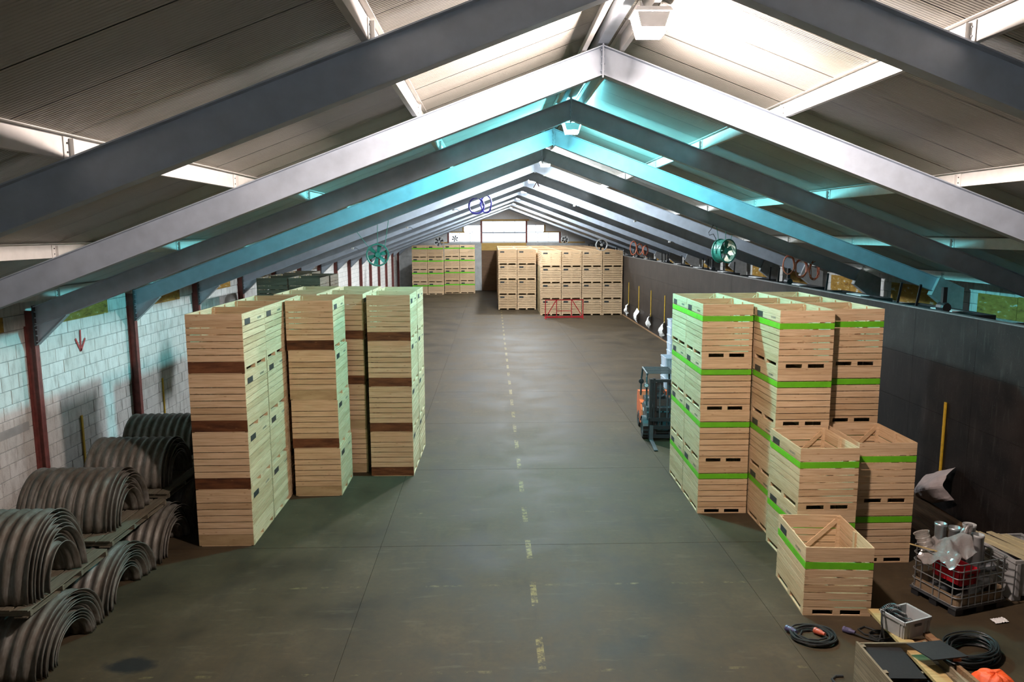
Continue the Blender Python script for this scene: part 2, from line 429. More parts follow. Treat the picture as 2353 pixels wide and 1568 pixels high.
cleat = MB().box(-.004, .004, -.10, .10, .0, ZP-.03).box(-.05,.05,-.006,.006,0,ZP-.04)
cleat = cleat.mesh('cleat', 'purlin_white')
cbolt = MB()
for yy in (-.045, .045):
    for zz in (.07, .16): cbolt.lathe([(0,-.012),(.011,-.012),(.011,.012),(0,.012)], 6, 'x', (0,yy,zz))
cbolt = cbolt.mesh('cleat_bolts', 'black_metal')
ORD = ['first', 'second', 'third', 'fourth', 'fifth', 'sixth', 'seventh', 'eighth', 'ninth', 'tenth', 'eleventh', 'twelfth', 'thirteenth', 'fourteenth', 'fifteenth', 'sixteenth', 'seventeenth', 'eighteenth']
for n, fy in enumerate(FRAMES):
    lab = ('grey steel roof frame behind the first lamp' if False else f'bolted grey steel roof frame, {ORD[n-1]} in view from the camera end' if n else 'bolted grey steel roof frame overhead at the camera end of the hall')
    fr = thing('roof_frame', lab, 'roof frame', (0, fy, 0), 0, 'steel roof frames')
    for s in ('west', 'east'):
        rf = put('rafter', frame_meshes[(s, 'web')], fr)
        put('top_flange', frame_meshes[(s, 'top_flange')], rf); put('bottom_flange', frame_meshes[(s, 'bottom_flange')], rf)
    ap = put('apex_plate', frame_meshes['apex'], fr)
    if n < 8:
        for k in range(4):
            for yy in (-.06, .06): put('bolt', bolt, ap, (XRIDGE, yy, ZAP-.07-k*.11))
    put('haunch_plate', haun, fr); put('haunch_flange', hfl, fr); ep = put('end_plate', endp, fr)
    if 2 < n < 8:
        for k in range(6):
            for yy in (-.06, .06): put('bolt', bolt, ep, (XLF+.005, yy, zb-.36+k*.14))
    put('column', colm, fr); put('column_head', coltop, fr); put('knee', knee, fr); put('leg', legr, fr)
    if n < 9:
        for side in (-1, 1):
            for off in PURL:
                x = XRIDGE + side*off; c = put('cleat', cleat, fr, (x - side*.012, -.0, zraf(x)))
                put('cleat_bolts', cbolt, c)

# block walls: pieces near the camera are parts, the rest joined
BW, BH = .625, .3325
def block_wall(name, xw, inward, z0, z1, ylim, label, nparts, ystart):
    w = thing(name, label, None, kind='structure')
    MB().box(min(xw, xw-inward*.3), max(xw, xw-inward*.3), Y0-.2, Y1+.2, -.3, z1+.3).obj('joint_mortar', 'mortar', w)
    me = []
    for v in range(3):
        d = .012 + .004*v; mb = MB()
        a, bq = BW/2-.007, BH/2-.007
        x1 = inward*d
        vs = [(0,-a,-bq),(0,a,-bq),(0,a,bq),(0,-a,bq),(x1,-a+.005,-bq+.005),(x1,a-.005,-bq+.005),(x1,a-.005,bq-.005),(x1,-a+.005,bq-.005)]
        mb.add(vs, [(4,5,6,7),(0,1,5,4),(1,2,6,5),(2,3,7,6),(3,0,4,7)]); me.append((mb, mb.mesh('block', 'block_white')))
    rest = MB(); cnt = 0; cells = []
    rows = int(math.ceil((z1-z0)/BH))
    for r in range(rows):
        y = ystart - (BW/2 if r % 2 else 0)
        while y < ylim:
            z = z0 + (r+.5)*BH
            if z + BH/2 <= z1+.2: cells.append((y+BW/2, z))
            y += BW
    rs = random.Random(3); cells.sort(key=lambda c: c[0]-.35*c[1])
    for y, z in cells:
        mb, mm = me[rs.randrange(3)]; t = rs.uniform(-.003, .003)
        if cnt < nparts: put('block', mm, w, (xw+t, y, z)); cnt += 1
        else: rest.add([(a+xw+t, bq+y, c+z) for a, bq, c in mb.v], mb.f)
    if rest.v: rest.obj('far_blocks', 'block_white', w)['kind'] = 'stuff'
    return w
wl = block_wall('wall_left', XL, 1, 0, 5.15, Y1, 'white painted block wall with rust and dirt streaks', 300, 15.0)
wr = block_wall('wall_right', XR, -1, 4.32, 5.3, Y1, 'white painted block wall above the dark partition', 290, 14.0)
# insulation patches and marks belong to the walls
for n, fy in enumerate(FRAMES):
    if n < 2: continue
    r = random.Random(n)
    a = fy + (.85 if n != 4 else .8); bb = fy + 4.0 + r.uniform(-.3, .2)
    MB().box(XL, XL+.035, a, bb, 4.62+r.uniform(-.05,.05), 5.0).obj('foam_patch', 'foam_mustard', wl)
    MB().box(XR-.04, XR, fy+.9, fy+2.75, 4.35, 5.02).obj('foam_patch', 'foam_mustard', wr)
    MB().box(XR-.045, XR, fy+2.76, fy+4.5, 4.35, 5.0).obj('foam_patch', 'foam_mustard', wr)
# broken lintel band on the left wall
MB().box(XL, XL+.03, 15.2, 17.7, 2.27, 2.47).obj('repair_band', 'concrete_grey', wl)
# red arrow painted on the blocks
m_ = plain('paint_red', (.42,.05,.045), .6, var=.2)
ar = MB()
xa = XL+.031
for p, q in (((20.24,4.32),(20.2,3.76)), ((19.98,4.12),(20.2,3.76)), ((20.45,4.07),(20.2,3.76))):
    ar.bar((xa, p[0], p[1]), (xa, q[0], q[1]), .06, .006, up=(1,0,0))
ar.obj('painted_arrow', 'paint_red', wl)
# yellow marking strips on the left wall
for yy, za, zc in ((19.95, .5, 2.06), (24.95, .6, 2.1)):
    o = MB().box(XL+.02, XL+.05, yy-.035, yy+.035, za, zc).obj('yellow_strip', 'yellow_strip')
    tag(o, 'yellow marking strip on block wall beyond the red arrow' if yy < 22 else 'yellow marking strip on shaded block wall behind the crates', 'strip', 'yellow strips on the block wall')

# unseen front gable behind the camera, opening left for an added fill-light window
fw = thing('wall_front', None, None, kind='structure')
zt = zraf(XR+.3)+ZP+.1; hw1 = (ZAP+ZP+.1-6.2)/SL; hw2 = (ZAP+ZP+.1-7.5)/SL; wx = 3.6
for poly in ([(XL-.3,-.1),(XR+.3,-.1),(XR+.3,zt),(XRIDGE+hw1,6.2),(XRIDGE-hw1,6.2),(XL-.3,zt)],
             [(XRIDGE-hw1,6.2),(XRIDGE-wx,6.2),(XRIDGE-wx,7.5),(XRIDGE-hw2,7.5)], [(XRIDGE+wx,6.2),(XRIDGE+hw1,6.2),(XRIDGE+hw2,7.5),(XRIDGE+wx,7.5)],
             [(XRIDGE-hw2,7.5),(XRIDGE+hw2,7.5),(XRIDGE,ZAP+ZP+.1)]):
    MB().prism(poly, 'y', Y0-.3, Y0).obj('gable_panel', 'weathered_wood', fw)

# back gable with its windows
gw = thing('wall_back', 'pale gable wall with stepped windows and a brown door', None, kind='structure')
YG = 90.4
W1L, W1R, WA, WB, WC, WD = -5.2, 8.0, 5.72, 6.80, 7.75, 8.2
M0, M1 = -1.28, 4.05; S0, S1 = -3.36, 6.15
def gbox(x0, x1, z0, z1, mat='gable_white', nm='cladding', t=.15): MB().box(x0, x1, YG, YG+t, z0, z1).obj(nm, mat, gw)
gbox(XL-.2, M0, 0, 5.62, 'concrete_grey', 'concrete_panel'); gbox(M1, XR+.2, 0, 5.62, 'concrete_grey', 'concrete_panel')
gbox(XL-.2, W1L, 5.62, 6.85); gbox(W1R, XR+.2, 5.62, 6.85); gbox(W1L, W1R, 5.62, WA)
gbox(XL-.2, S0, 6.85, 7.8); gbox(S1, XR+.2, 6.85, 7.8); gbox(XL-.2, M0, WC, WD+.05); gbox(M1, XR+.2, WC, WD+.05)
gbox(-6, 10, WD, 10.5)
for x0, x1, z0, z1 in ((M0-.3, M1+.3, WD, WD+.18), (W1L-.1, S0+.1, WB+.02, WB+.16), (S1-.1, W1R+.1, WB+.02, WB+.16), (S0-.14, S0, WB+.1, WC), (S1, S1+.14, WB+.1, WC), (W1L-1.2, W1L, 5.6, 5.75), (W1R, W1R+3, 5.6, 5.75), (M0-.2, S0+2.0, WC, WC+.08)):
    MB().box(x0, x1, YG-.05, YG+.05, z0, z1).obj('timber_lintel', 'lintel_wood', gw)
MB().box(M0, M1, YG-.06, YG+.02, 4.75, 5.62).obj('door_header', 'lintel_wood', gw)
for x in (M0, M1): MB().box(x-.09, x+.09, YG-.09, YG+.1, 5.62 if x > 0 else 5.6, WD).obj('red_post', 'column_red', gw)
for x in (W1L, W1R): MB().box(x-.08, x+.08, YG-.07, YG+.1, 5.62, WB+.05).obj('red_post', 'column_red', gw)
wn = 0
def window(x0, x1, z0, z1, cols, YG=90.4):
    global wn; wn += 1
    w = thing(f'window_{wn}', None, None, (0,0,0), kind='structure')
    fr = MB(); t = .06
    fr.box(x0, x1, YG, YG+.06, z0, z0+t); fr.box(x0, x1, YG, YG+.06, z1-t, z1)
    for k in range(cols+1):
        x = x0+(x1-x0)*k/cols; fr.box(x-t/2, x+t/2, YG, YG+.06, z0, z1)
    fr.box(x0, x1, YG+.03, YG+.05, (z0+z1)/2-.008, (z0+z1)/2+.008)
    fr.obj('window_frame', 'steel_grey', w)
    for k in range(cols):
        xa = x0+(x1-x0)*k/cols+t/2; xb = x0+(x1-x0)*(k+1)/cols-t/2
        MB().box(xa, xb, YG+.035, YG+.045, z0+t, z1-t).obj('pane', 'pane', w)
window(M0+.09, M1-.09, WB+.05, WD, 4); window(M0+.09, M1-.09, WA, WB, 4)
window(W1L+.08, M0-.09, WA, WB, 3); window(M1+.09, W1R-.08, WA, WB, 3)
window(XRIDGE-wx, XRIDGE+wx, 6.2, 7.5, 6, Y0-.15); window(S0, M0-.09, WB+.05, WC, 2); window(M1+.09, S1, WB+.05, WC, 2)  # first call: unseen camera-end window, added for bluish fill on the nearest frame
MB().box(M0+.1, M1-.1, YG-.02, YG+.04, WB, WB+.05).obj('transom', 'steel_grey', gw)
d = thing('door_1', 'brown boarded door at the far end of the aisle', None, kind='structure')
for k in range(14):
    z0 = k*4.75/14; MB().box(M0, M1, YG, YG+.08, z0+.006, z0+4.75/14-.006).obj('board', 'door_brown', d)
MB().box(M0, M1, YG+.05, YG+.1, 0, 4.75).obj('door_core', 'deck_dark', d)

# dark partition along the right side
XP = 10.83
pw = thing('wall_partition', 'dark brown panelled partition wall along the aisle', None, kind='structure')
pm = MB().box(0, .02, .003, 2.497, .003, 1.222).mesh('panel', 'dark_panel')
pm2 = {}
YPE = 89.0
MB().box(XP+.02, XP+.14, Y0, YPE, 0, 4.86).obj('partition_core', 'deck_dark', pw)
k = 0; y = 9.0
while y < YPE:
    for r in range(4): put('panel', pm, pw, (XP, y, r*1.225-.0))
    y += 2.5
MB().box(XP-.015, XP+.16, Y0, YPE, 4.90, 4.925).obj('metal_cap', 'galv', pw)
MB().box(XP-.03, XP, 9, YPE, 0, .09).obj('kick_board', 'timber', pw)
# gallery floor behind it with its hatches and levers
MB().box(XP+.14, XR, Y0, Y1, 4.10, 4.22).obj('gallery_deck', 'deck_dark', pw)
for n, fy in enumerate(FRAMES):
    if n < 2: continue
    rr = random.Random(50+n)
    h = thing('air_hatch', f'black hinged air hatch on the gallery beside roof frame {ORD[n-1]} from the camera', 'hatch', (12.0, fy+2.5, 4.22), 0, 'air hatches along the gallery')
    fm = MB()
    for a in ((-.75,.75,-1.7,-1.6),(-.75,.75,1.6,1.7),(-.75,-.65,-1.6,1.6),(.65,.75,-1.6,1.6)): fm.box(*a, 0, .52)
    fm.obj('frame', 'black_metal', h)
    MB().box(-.70,.70,-1.62,1.62,.40,.44).obj('lid', 'black_metal', h, rot=(0, R(-4), 0))
    MB().bar((-.9,-2.1,.58),(-.9,2.1,.60),.05).obj('shaft', 'black_metal', h)
    for q, yy in enumerate((-.2, .75) if n % 2 else (.4,)):
        MB().bar((-.5, yy, .45), (-.62, yy-.42, 1.22), .055).obj('lever', 'black_metal', h)
    MB().box(.1,.4,-.9,.1,.52,.545).obj('white_strip', 'white_paint', h)
    if n % 2 == 1:
        MB().lathe([(0,-.16),(.11,-.16),(.13,-.1),(.13,.12),(.09,.17),(0,.17)], 12, 'y', (-.75,-1.9,.75)).box(-.8,-.7,-1.95,-1.85,.75,1.25).obj('motor', 'black_metal', h)
# ------------------------------------------------------------------ lamps
def lamp(k, y, col, s):
    nm = f'lamp_glow_{k}'; glow(nm, col, s*1.25); nb = nm+'_bottom'; glow(nb, col, s*(1.0 if y < 25 else 1.7))
    lab = ['bright white trapezoid ridge lamp hanging from a pole nearest the camera', 'cyan glowing trapezoid ridge lamp behind the third roof frame', 'white ridge lamp behind the fifth roof frame']
    t = thing('ridge_lamp', lab[k] if 0 <= k < 3 else (f'small white ridge lamp, {ORD[k]} along the hall' if k > 0 else 'ridge lamp above the camera end of the hall'), 'lamp', (XRIDGE+.28, y, 9.69), 0, 'ridge lamps')
    a, bq, d = .235, .16, .20
    # bowl: wide on top, narrow below; end plates grey, sides and bottom glass
    gl_ = MB(); h = .27
    vs = [(-a,-d,0),(a,-d,0),(a,d,0),(-a,d,0),(-bq,-d+.03,-h),(bq,-d+.03,-h),(bq,d-.03,-h),(-bq,d-.03,-h)]
    gl_.add([vs[i] for i in (1,2,6,5)], [(0,1,2,3)]); MB().add([vs[i] for i in (3,0,4,7)], [(0,1,2,3)]).obj('glass_side', nm, t); MB().add([vs[i] for i in (4,7,6,5)], [(0,1,2,3)]).obj('glass_bottom', nb, t)
    gl_.obj('glass_side', nm, t)
    MB().add([(-a+.02,-d-.012,-.01),(a-.02,-d-.012,-.01),(bq+.0,-d+.018,-h*.72),(-bq-.0,-d+.018,-h*.72),(-a+.02,-d-.004,-.01),(a-.02,-d-.004,-.01),(bq,-d+.026,-h*.72),(-bq,-d+.026,-h*.72)],
             [(0,1,2,3),(7,6,5,4),(0,4,5,1),(1,5,6,2),(2,6,7,3),(3,7,4,0)]).obj('end_plate', 'plastic_grey', t)
    MB().add([(-a+.02,d+.004,-.01),(a-.02,d+.004,-.01),(bq+.0,d-.036,-h),(-bq-.0,d-.036,-h),(-a+.02,d+.012,-.01),(a-.02,d+.012,-.01),(bq,d-.028,-h),(-bq,d-.028,-h)],
             [(0,1,2,3),(7,6,5,4),(0,4,5,1),(1,5,6,2),(2,6,7,3),(3,7,4,0)]).obj('end_plate', 'plastic_grey', t)
    gl2 = MB().add([(-bq-.02,-d+.018,-h*.70),(bq+.02,-d+.018,-h*.70),(bq,-d+.028,-h),(-bq,-d+.028,-h)], [(3,2,1,0)]); gl2.obj('glass_front', nb, t)
    MB().prism([(-a-.02,0),(a+.02,0),(a-.02,.05),(-a+.02,.05)], 'y', -d-.02, d+.02).obj('housing', 'plastic_grey', t)
    MB().tube([(0,0,.05),(0,0,zraf(XRIDGE+.28)+.01-9.69)], .022, 10).obj('pole', 'plastic_grey', t)
    MB().box(-.13,-.09,-.03,.03,.05,.10).obj('gland', 'plastic_grey', t)
    if k <= 3:
        pts = [(.13*math.cos(q/16*4*math.pi)-.0, .03*math.sin(q/5), .17+.13*math.sin(q/16*4*math.pi)) for q in range(33)]
        MB().tube(pts, .011, 6).obj('cable_loop', 'cable_black', t)
for k, (y, col, s) in enumerate(LAMPS): lamp(k, y, col, s)

# ------------------------------------------------------------------ pallet crates
CW, CD, CH, PT = 1.2, 1.6, 1.29, .022
END_B = [(.270,.400),(.416,.544),(.562,.693),(.710,.838),(.856,.986),(1.003,1.160),(1.164,1.287)]
SIDE_B = [(.12,.28),(.284,.443),(.460,.588),(.605,.732),(.750,.877),(.895,1.016),(1.033,1.16),(1.164,1.287)]
END_G = [(.167,.288),(.305,.428),(.446,.572),(.590,.718),(.736,.864),(.882,1.008),(1.028,1.16),(1.164,1.287)]
SIDE_G = [(.12,.28),(.284,.44),(.458,.577),(.594,.718),(.736,.864),(.882,1.008),(1.028,1.16),(1.164,1.287)]
def face_boxes(kind, face):
    """list of (part name, material, centre, size) of one face in crate space"""
    g = kind == 'green'; out = []; wm = 'old_wood' if kind == 'old' else 'crate_wood'
    if face in 'FB':
        s = -1 if face == 'F' else 1; y = s*(CD/2-PT/2)
        for a, bq in (END_G if g else END_B):
            mt = 'stripe_green' if g and a == .882 else wm
            if mt == 'stripe_green':
                out.append(('plank', wm, (0,y-s*.003,(a+bq)/2), (CW-.004, PT-.006, bq-a))); out.append(('stripe', mt, (0,y+s*(PT/2-.003),(a+bq)/2), (CW-.002, .006, bq-a)))
            else: out.append(('plank', mt, (0,y,(a+bq)/2), (CW-.004, PT, bq-a)))
        if not g:
            out.append(('base_panel', 'old_wood' if kind == 'old' else 'brown_ply', (0, y-s*.002, .141), (CW-.006, PT+.004, .242)))
            out.append(('runner', wm, (0, y, .01), (CW-.12, PT, .016)))
    else:
        s = -1 if face == 'L' else 1; x = s*(CW/2-PT/2)
        for a, bq in (SIDE_G if g else SIDE_B):
            mt = 'stripe_green' if g and a == .882 else wm
            if mt == 'stripe_green':
                out.append(('plank', wm, (x-s*.003,0,(a+bq)/2), (PT-.006, CD-2*PT-.002, bq-a))); out.append(('stripe', mt, (x+s*(PT/2-.003),0,(a+bq)/2), (.006, CD-.002, bq-a)))
            else: out.append(('plank', mt, (x,0,(a+bq)/2), (PT, CD-2*PT-.002, bq-a)))
        out.append(('runner', wm, (s*(CW/2-.05), 0, .012), (.1, CD-2*PT-.002, .022)))
        for yy, w in ((-CD/2+.075,.10),(0,.14),(CD/2-.075,.10)): out.append(('block', wm, (s*(CW/2-.05), yy, .071), (.1, w, .096)))
    return out
_gb = {}
def base_board(kind, s):
    k = ('bb', s)
    if k not in _gb:
        y0, y1 = (-CD/2, -CD/2+PT) if s < 0 else (CD/2-PT, CD/2)
        mb = MB().box(-CW/2, CW/2, y0, y1, 0, .022).box(-CW/2, CW/2, y0, y1, .108, .150)
        for a, bq in ((-CW/2, -.43), (-.07, .06), (.42, CW/2)): mb.box(a, bq, y0, y1, .022, .108)
        _gb[k] = mb.mesh('base_board', 'crate_wood')
    return _gb[k]
def core_mesh(kind, faces, parts):
    """deck, posts, braces and the faces turned away, joined"""
    k = (kind, faces, parts)
    if k in _gb: return _gb[k]
    mb = MB()
    for f in faces:
        for nm, mt, c, sz in face_boxes(kind, f):
            mb.box(c[0]-sz[0]/2, c[0]+sz[0]/2, c[1]-sz[1]/2, c[1]+sz[1]/2, c[2]-sz[2]/2, c[2]+sz[2]/2)
    if parts:
        for a in DECK + POSTS: mb.box(*a)
    _gb[k] = mb.mesh('inner_slats', 'old_wood' if kind == 'old' else 'crate_wood_inner'); return _gb[k]
DECK = [(-CW/2+PT, CW/2-PT, -CD/2+PT, CD/2-PT, .123, .143), (-.05,.05,-CD/2+PT,CD/2-PT,0,.12)]
q0, q1 = CW/2-PT, CD/2-PT
POSTS = [(sx*q0-(.055 if sx > 0 else 0), sx*q0+(.055 if sx < 0 else 0), sy*q1-(.055 if sy > 0 else 0), sy*q1+(.055 if sy < 0 else 0), .145, 1.27) for sx in (-1,1) for sy in (-1,1)]
POSTS += [(sx*q0-(.028 if sx > 0 else 0), sx*q0+(.028 if sx < 0 else 0), -.05, .05, .145, 1.27) for sx in (-1,1)]
post_me = {}
for i, a in enumerate(POSTS): post_me[i] = MB().box(*a).mesh('corner_post', 'crate_wood')
brace_me = [MB().bar((-q0+.03, sy*(q1-.014), .16), (q0-.06, sy*(q1-.014), 1.19), .024, .085, up=(0,0,1)).mesh('brace', 'crate_wood') for sy in (-1, 1)]
deck_me = MB().box(*DECK[0]).box(*DECK[1]).mesh('deck', 'crate_wood_inner')
inner_me = {}
lab_me = MB().box(-.004,.0,-.18,.18,-.062,.062).mesh('name_plate', 'label_dark')
st = MB(); rs = random.Random(5); yq = -.14
while yq < .14:
    w = rs.uniform(.012,.024); st.box(-.0015,0,yq,yq+w*.45,-.022,.022)
    st.box(-.0015,0,yq,yq+w,(-.022 if rs.random() < .5 else .012),(-.012 if rs.random() < .5 else .022)); yq += w+.008
sten_me = st.mesh('stencil_print', 'print_dark')
def crate(kind, x, y, z, vis, label, group, rot=0.0, top=False, corner=True, s=1.0, simple=False, pale=False):
    """x,y: the crate's near left corner (corner=True) or its centre"""
    if corner:
        ca, sa = math.cos(rot), math.sin(rot); x, y = x + ca*CW/2 - sa*CD/2, y + sa*CW/2 + ca*CD/2
    t = thing('pallet_crate', label, 'crate', (x, y, z), rot, group)
    if s != 1.0: t.scale = (s, s, s)
    if simple:
        put('slats', far_mesh(kind), t)
        if kind == 'green': put('stripe', far_stripe(), t)
        for f in vis:
            if f in 'LR':
                sg = -1 if f == 'L' else 1
                put('name_plate', lab_me, t, (sg*(CW/2+.001), -sg*.46 if False else sg*-.46, 1.098), (0,0,0 if sg < 0 else math.pi))
                put('stencil_print', sten_me, t, (sg*(CW/2+.001), sg*.40, 1.098), (0,0,0 if sg < 0 else math.pi))
        put('dark_base', far_base(), t)
        return t
    sep = 'FBLR' if top else vis
    hid = ''.join(f for f in 'FBLR' if f not in sep)
    for f in sep:
        for nm, mt, c, sz in face_boxes(kind, f):
            if mt == 'brown_ply' and pale: mt = 'pale_ply'
            piece(nm, mt, t, c, sz)
        if f in 'FB' and kind == 'green': put('base_board', base_board(kind, -1 if f == 'F' else 1), t)
        if f in 'LR' and kind != 'old':
            sg = -1 if f == 'L' else 1
            put('name_plate', lab_me, t, (sg*(CW/2+.001), sg*-.46, 1.098), (0,0,0 if sg < 0 else math.pi))
            put('stencil_print', sten_me, t, (sg*(CW/2+.001), sg*.40, 1.098), (0,0,0 if sg < 0 else math.pi))
    if top:
        put('deck', deck_me, t)
        for i in range(6): put('corner_post' if i < 4 else 'middle_post', post_me[i], t)
        put('brace', brace_me[1], t); put('brace', brace_me[0], t)
    else:
        put('inner_slats', core_mesh(kind, hid, True), t)['kind'] = 'stuff'
    return t
def far_mesh(kind):
    k = ('far', kind)
    if k not in _gb:
        mb = MB()
        for f in 'FBLR':
            for nm, mt, c, sz in face_boxes('green' if kind == 'green' else 'brown', f):
                if mt == 'stripe_green' or (nm == 'runner' and f in 'LR' and kind != 'green'): continue
                g_ = .010 if nm == 'plank' else 0
                mb.box(c[0]-sz[0]/2, c[0]+sz[0]/2, c[1]-sz[1]/2, c[1]+sz[1]/2, c[2]-sz[2]/2+g_, c[2]+sz[2]/2-g_)
        for a in POSTS: mb.box(*a)
        if kind == 'green':
            for y0, y1 in ((-CD/2, -CD/2+PT), (CD/2-PT, CD/2)): mb.box(-CW/2, CW/2, y0, y1, 0, .15)
        _gb[k] = mb.mesh('slats', 'crate_wood')
    return _gb[k]
def far_stripe():
    if 'fs' not in _gb:
        mb = MB()
        for f in 'FBLR':
            for nm, mt, c, sz in face_boxes('green', f):
                if mt == 'stripe_green': mb.box(c[0]-sz[0]/2, c[0]+sz[0]/2, c[1]-sz[1]/2, c[1]+sz[1]/2, c[2]-sz[2]/2, c[2]+sz[2]/2)
        _gb['fs'] = mb.mesh('stripe', 'stripe_green')
    return _gb['fs']
def far_base():
    if 'fb' not in _gb: _gb['fb'] = MB().box(*DECK[0]).box(*DECK[1]).mesh('dark_base', 'crate_wood_inner')
    return _gb['fb']
LV = ['bottom', 'second from bottom', 'third from bottom', 'top']
def stack(kind, x, y, n, vis, where, group, rot=0.0, simple=False, jit=.008, lean=(0,0), hidden_label=None, s=1.0, corner=True, pale=()):
    for i in range(n):
        dx, dy, dr = random.uniform(-jit, jit), random.uniform(-jit, jit), random.uniform(-.004, .004)
        look = {'brown': 'pale crate', 'green': 'green striped crate', 'old': 'weathered crate'}[kind]
        lv = LV[i] if n == 4 else (['lower', 'upper'][i] if n == 2 else 'single')
        lab = hidden_label or (f'{look}, {lv} of {where}' if n > 1 else f'{look}, {where}')
        crate(kind, x+dx+lean[0]*i, y+dy+lean[1]*i, i*CH*s, vis, lab, group, rot+dr, top=(i == n-1 and not simple), simple=simple, s=s, corner=corner, pale=(i in pale))
GL = 'pale crates stacked on the left of the aisle'; GR = 'green striped crates on the right of the aisle'
# left block
stack('brown', -6.51, 16.07, 4, 'FR', 'the front stack beside culvert pipes', GL, .004, pale=(0,))
stack('brown', -6.52, 17.69, 4, 'R', 'the stack behind the front culvert-side stack', GL, .004)
stack('brown', -6.53, 19.31, 4, 'R', 'the third stack in the culvert-side row', GL, .004)
stack('brown', -5.20, 19.24, 4, 'FR', 'the single stack between the two front rows', GL, .004, lean=(-.022, 0), pale=(0, 2))
stack('brown', -6.12, 21.25, 4, '', 'the wall-side stack of the fourth row', GL, -.01)
stack('brown', -6.10, 22.87, 4, '', 'the wall-side stack of the last row', GL, -.01)
stack('brown', -4.82, 21.2, 4, 'F', 'the shaded middle stack of the back row', GL, -.012, pale=(0, 1))
stack('brown', -4.80, 22.82, 4, '', 'the middle stack of the last row', GL, -.012)
stack('brown', -3.47, 20.83, 4, 'FR', 'the stack at the left edge of the open aisle', GL, -.018)
stack('brown', -3.44, 22.45, 4, 'R', 'the rear stack at the left edge of the aisle', GL, -.018)
# right block
stack('green', 4.99, 17.68, 4, 'FL', 'the tall stack at the aisle edge', GR, -.014, lean=(-.006, 0), jit=.004)
stack('green', 5.02, 19.30, 4, 'L', 'the rear tall stack next to the forklift', GR, -.014, lean=(-.006, 0), jit=.004)
stack('green', 6.225, 16.14, 4, 'FL', 'the middle tall stack behind low stacks', GR, .0, jit=.004)
stack('green', 6.235, 17.76, 4, '', 'the second stack of the middle row', GR, 0, jit=.004)
stack('green', 6.245, 19.38, 4, '', 'the third stack of the middle row', GR, 0, jit=.004)
stack('green', 7.46, 16.42, 4, 'F', 'the tall stack nearest the dark partition', GR, 0, jit=.004)
stack('green', 7.47, 18.04, 4, 'R', 'the second tall stack along the dark partition', GR, 0, jit=.004)
stack('green', 7.48, 19.66, 4, 'R', 'the last tall stack along the dark partition', GR, 0, jit=.004)
stack('green', 6.10, 14.42, 2, 'FL', 'the low open stack behind the lone crate', GR, .006, jit=.004)
stack('green', 7.45, 14.77, 2, 'FR', 'the low open stack near the wire cage', GR, 0, jit=.004)
stack('green', 5.54, 12.66, 1, 'FLR', 'standing alone on the floor in front of the stacks', GR, -.07)
# weathered crates by the left wall
for cx_, yy, nm in ((-8.98, 29.05, 'wall-side front'), (-7.76, 29.0, 'aisle-side front')): stack('old', cx_, yy, 4, 'FR', f'{nm} stack beyond the pale crates', 'weathered crates by the left wall')
for cx_, yy, nm in ((-8.95, 30.7, 'wall-side second'), (-7.72, 30.65, 'aisle-side second'), (-9.0, 33.0, 'rearmost')): stack('old', cx_, yy, 4, 'R', f'{nm} stack beyond the pale crates', 'weathered crates by the left wall')
# far block on the right, long side to the aisle
GF = 'pale crates of the far block'
sF = 1.05; W_ = CD*sF+.015; D_ = CW*sF+.02
names = ['far column at the aisle edge', 'far column second from the aisle edge', 'far column behind the red frame, aisle side', 'far column behind the red frame, partition side', 'far column second from the partition', 'far column against the dark partition']
for c in range(6):
    xc = (.5+W_/2 + c*W_) if c < 2 else (3.99+W_/2 + (c-2)*W_)
    yf = 67.3 if c < 2 else 62.4
    stack('brown', xc, yf+D_/2, 4, 'L', 'the '+names[c], GF, math.pi/2, simple=True, s=sF*.985, corner=False)
    y = yf + D_*1.5; first = True
    while y < 89.5:
        for i in ((0,1,2,3) if c == 0 else (3,)):
            crate('brown', xc+random.uniform(-.01,.01), y, i*CH*sF*.985, '', 'pale open crate in the rows behind the front of the far block', GF, math.pi/2, simple=True, s=sF*.985, corner=False)
        y += D_
core = MB(); me_ = MB()
for c in range(1, 6):
    xc = (.5+W_/2 + c*W_) if c < 2 else (3.99+W_/2 + (c-2)*W_)
    yf = 67.3 if c < 2 else 62.4; y = yf + D_*1.5
    while y < 89.5:
        for i in range(3):
            z = i*CH*sF*.985; a, bq = W_/2-.012, D_/2-.012
            core.box(xc-a, xc+a, y-bq, y+bq, z+.12, z+1.30); core.box(xc-a, xc-a+.12, y-bq, y+bq, z, z+.12); core.box(xc+a-.12, xc+a, y-bq, y+bq, z, z+.12)
        y += D_
o = core.obj('lower_crates', 'crate_wood_inner'); tag(o, 'lower layers of pale crates hidden inside the far block', 'crates', GF, 'stuff')
# far left block, green stripes
for c, nm in enumerate(('fourth column from the door', 'third column from the door', 'second column from the door', 'column beside the brown door')):
    sG = 1.075; w = CD*sG+.015
    stack('green', -8.92+w/2+c*w, (84.3 if c < 2 else 86.0)+CW*sG/2, 4, 'L', f'far striped block, {nm}', 'green striped crates at the far end', math.pi/2, simple=True, s=sG*.985, corner=False)
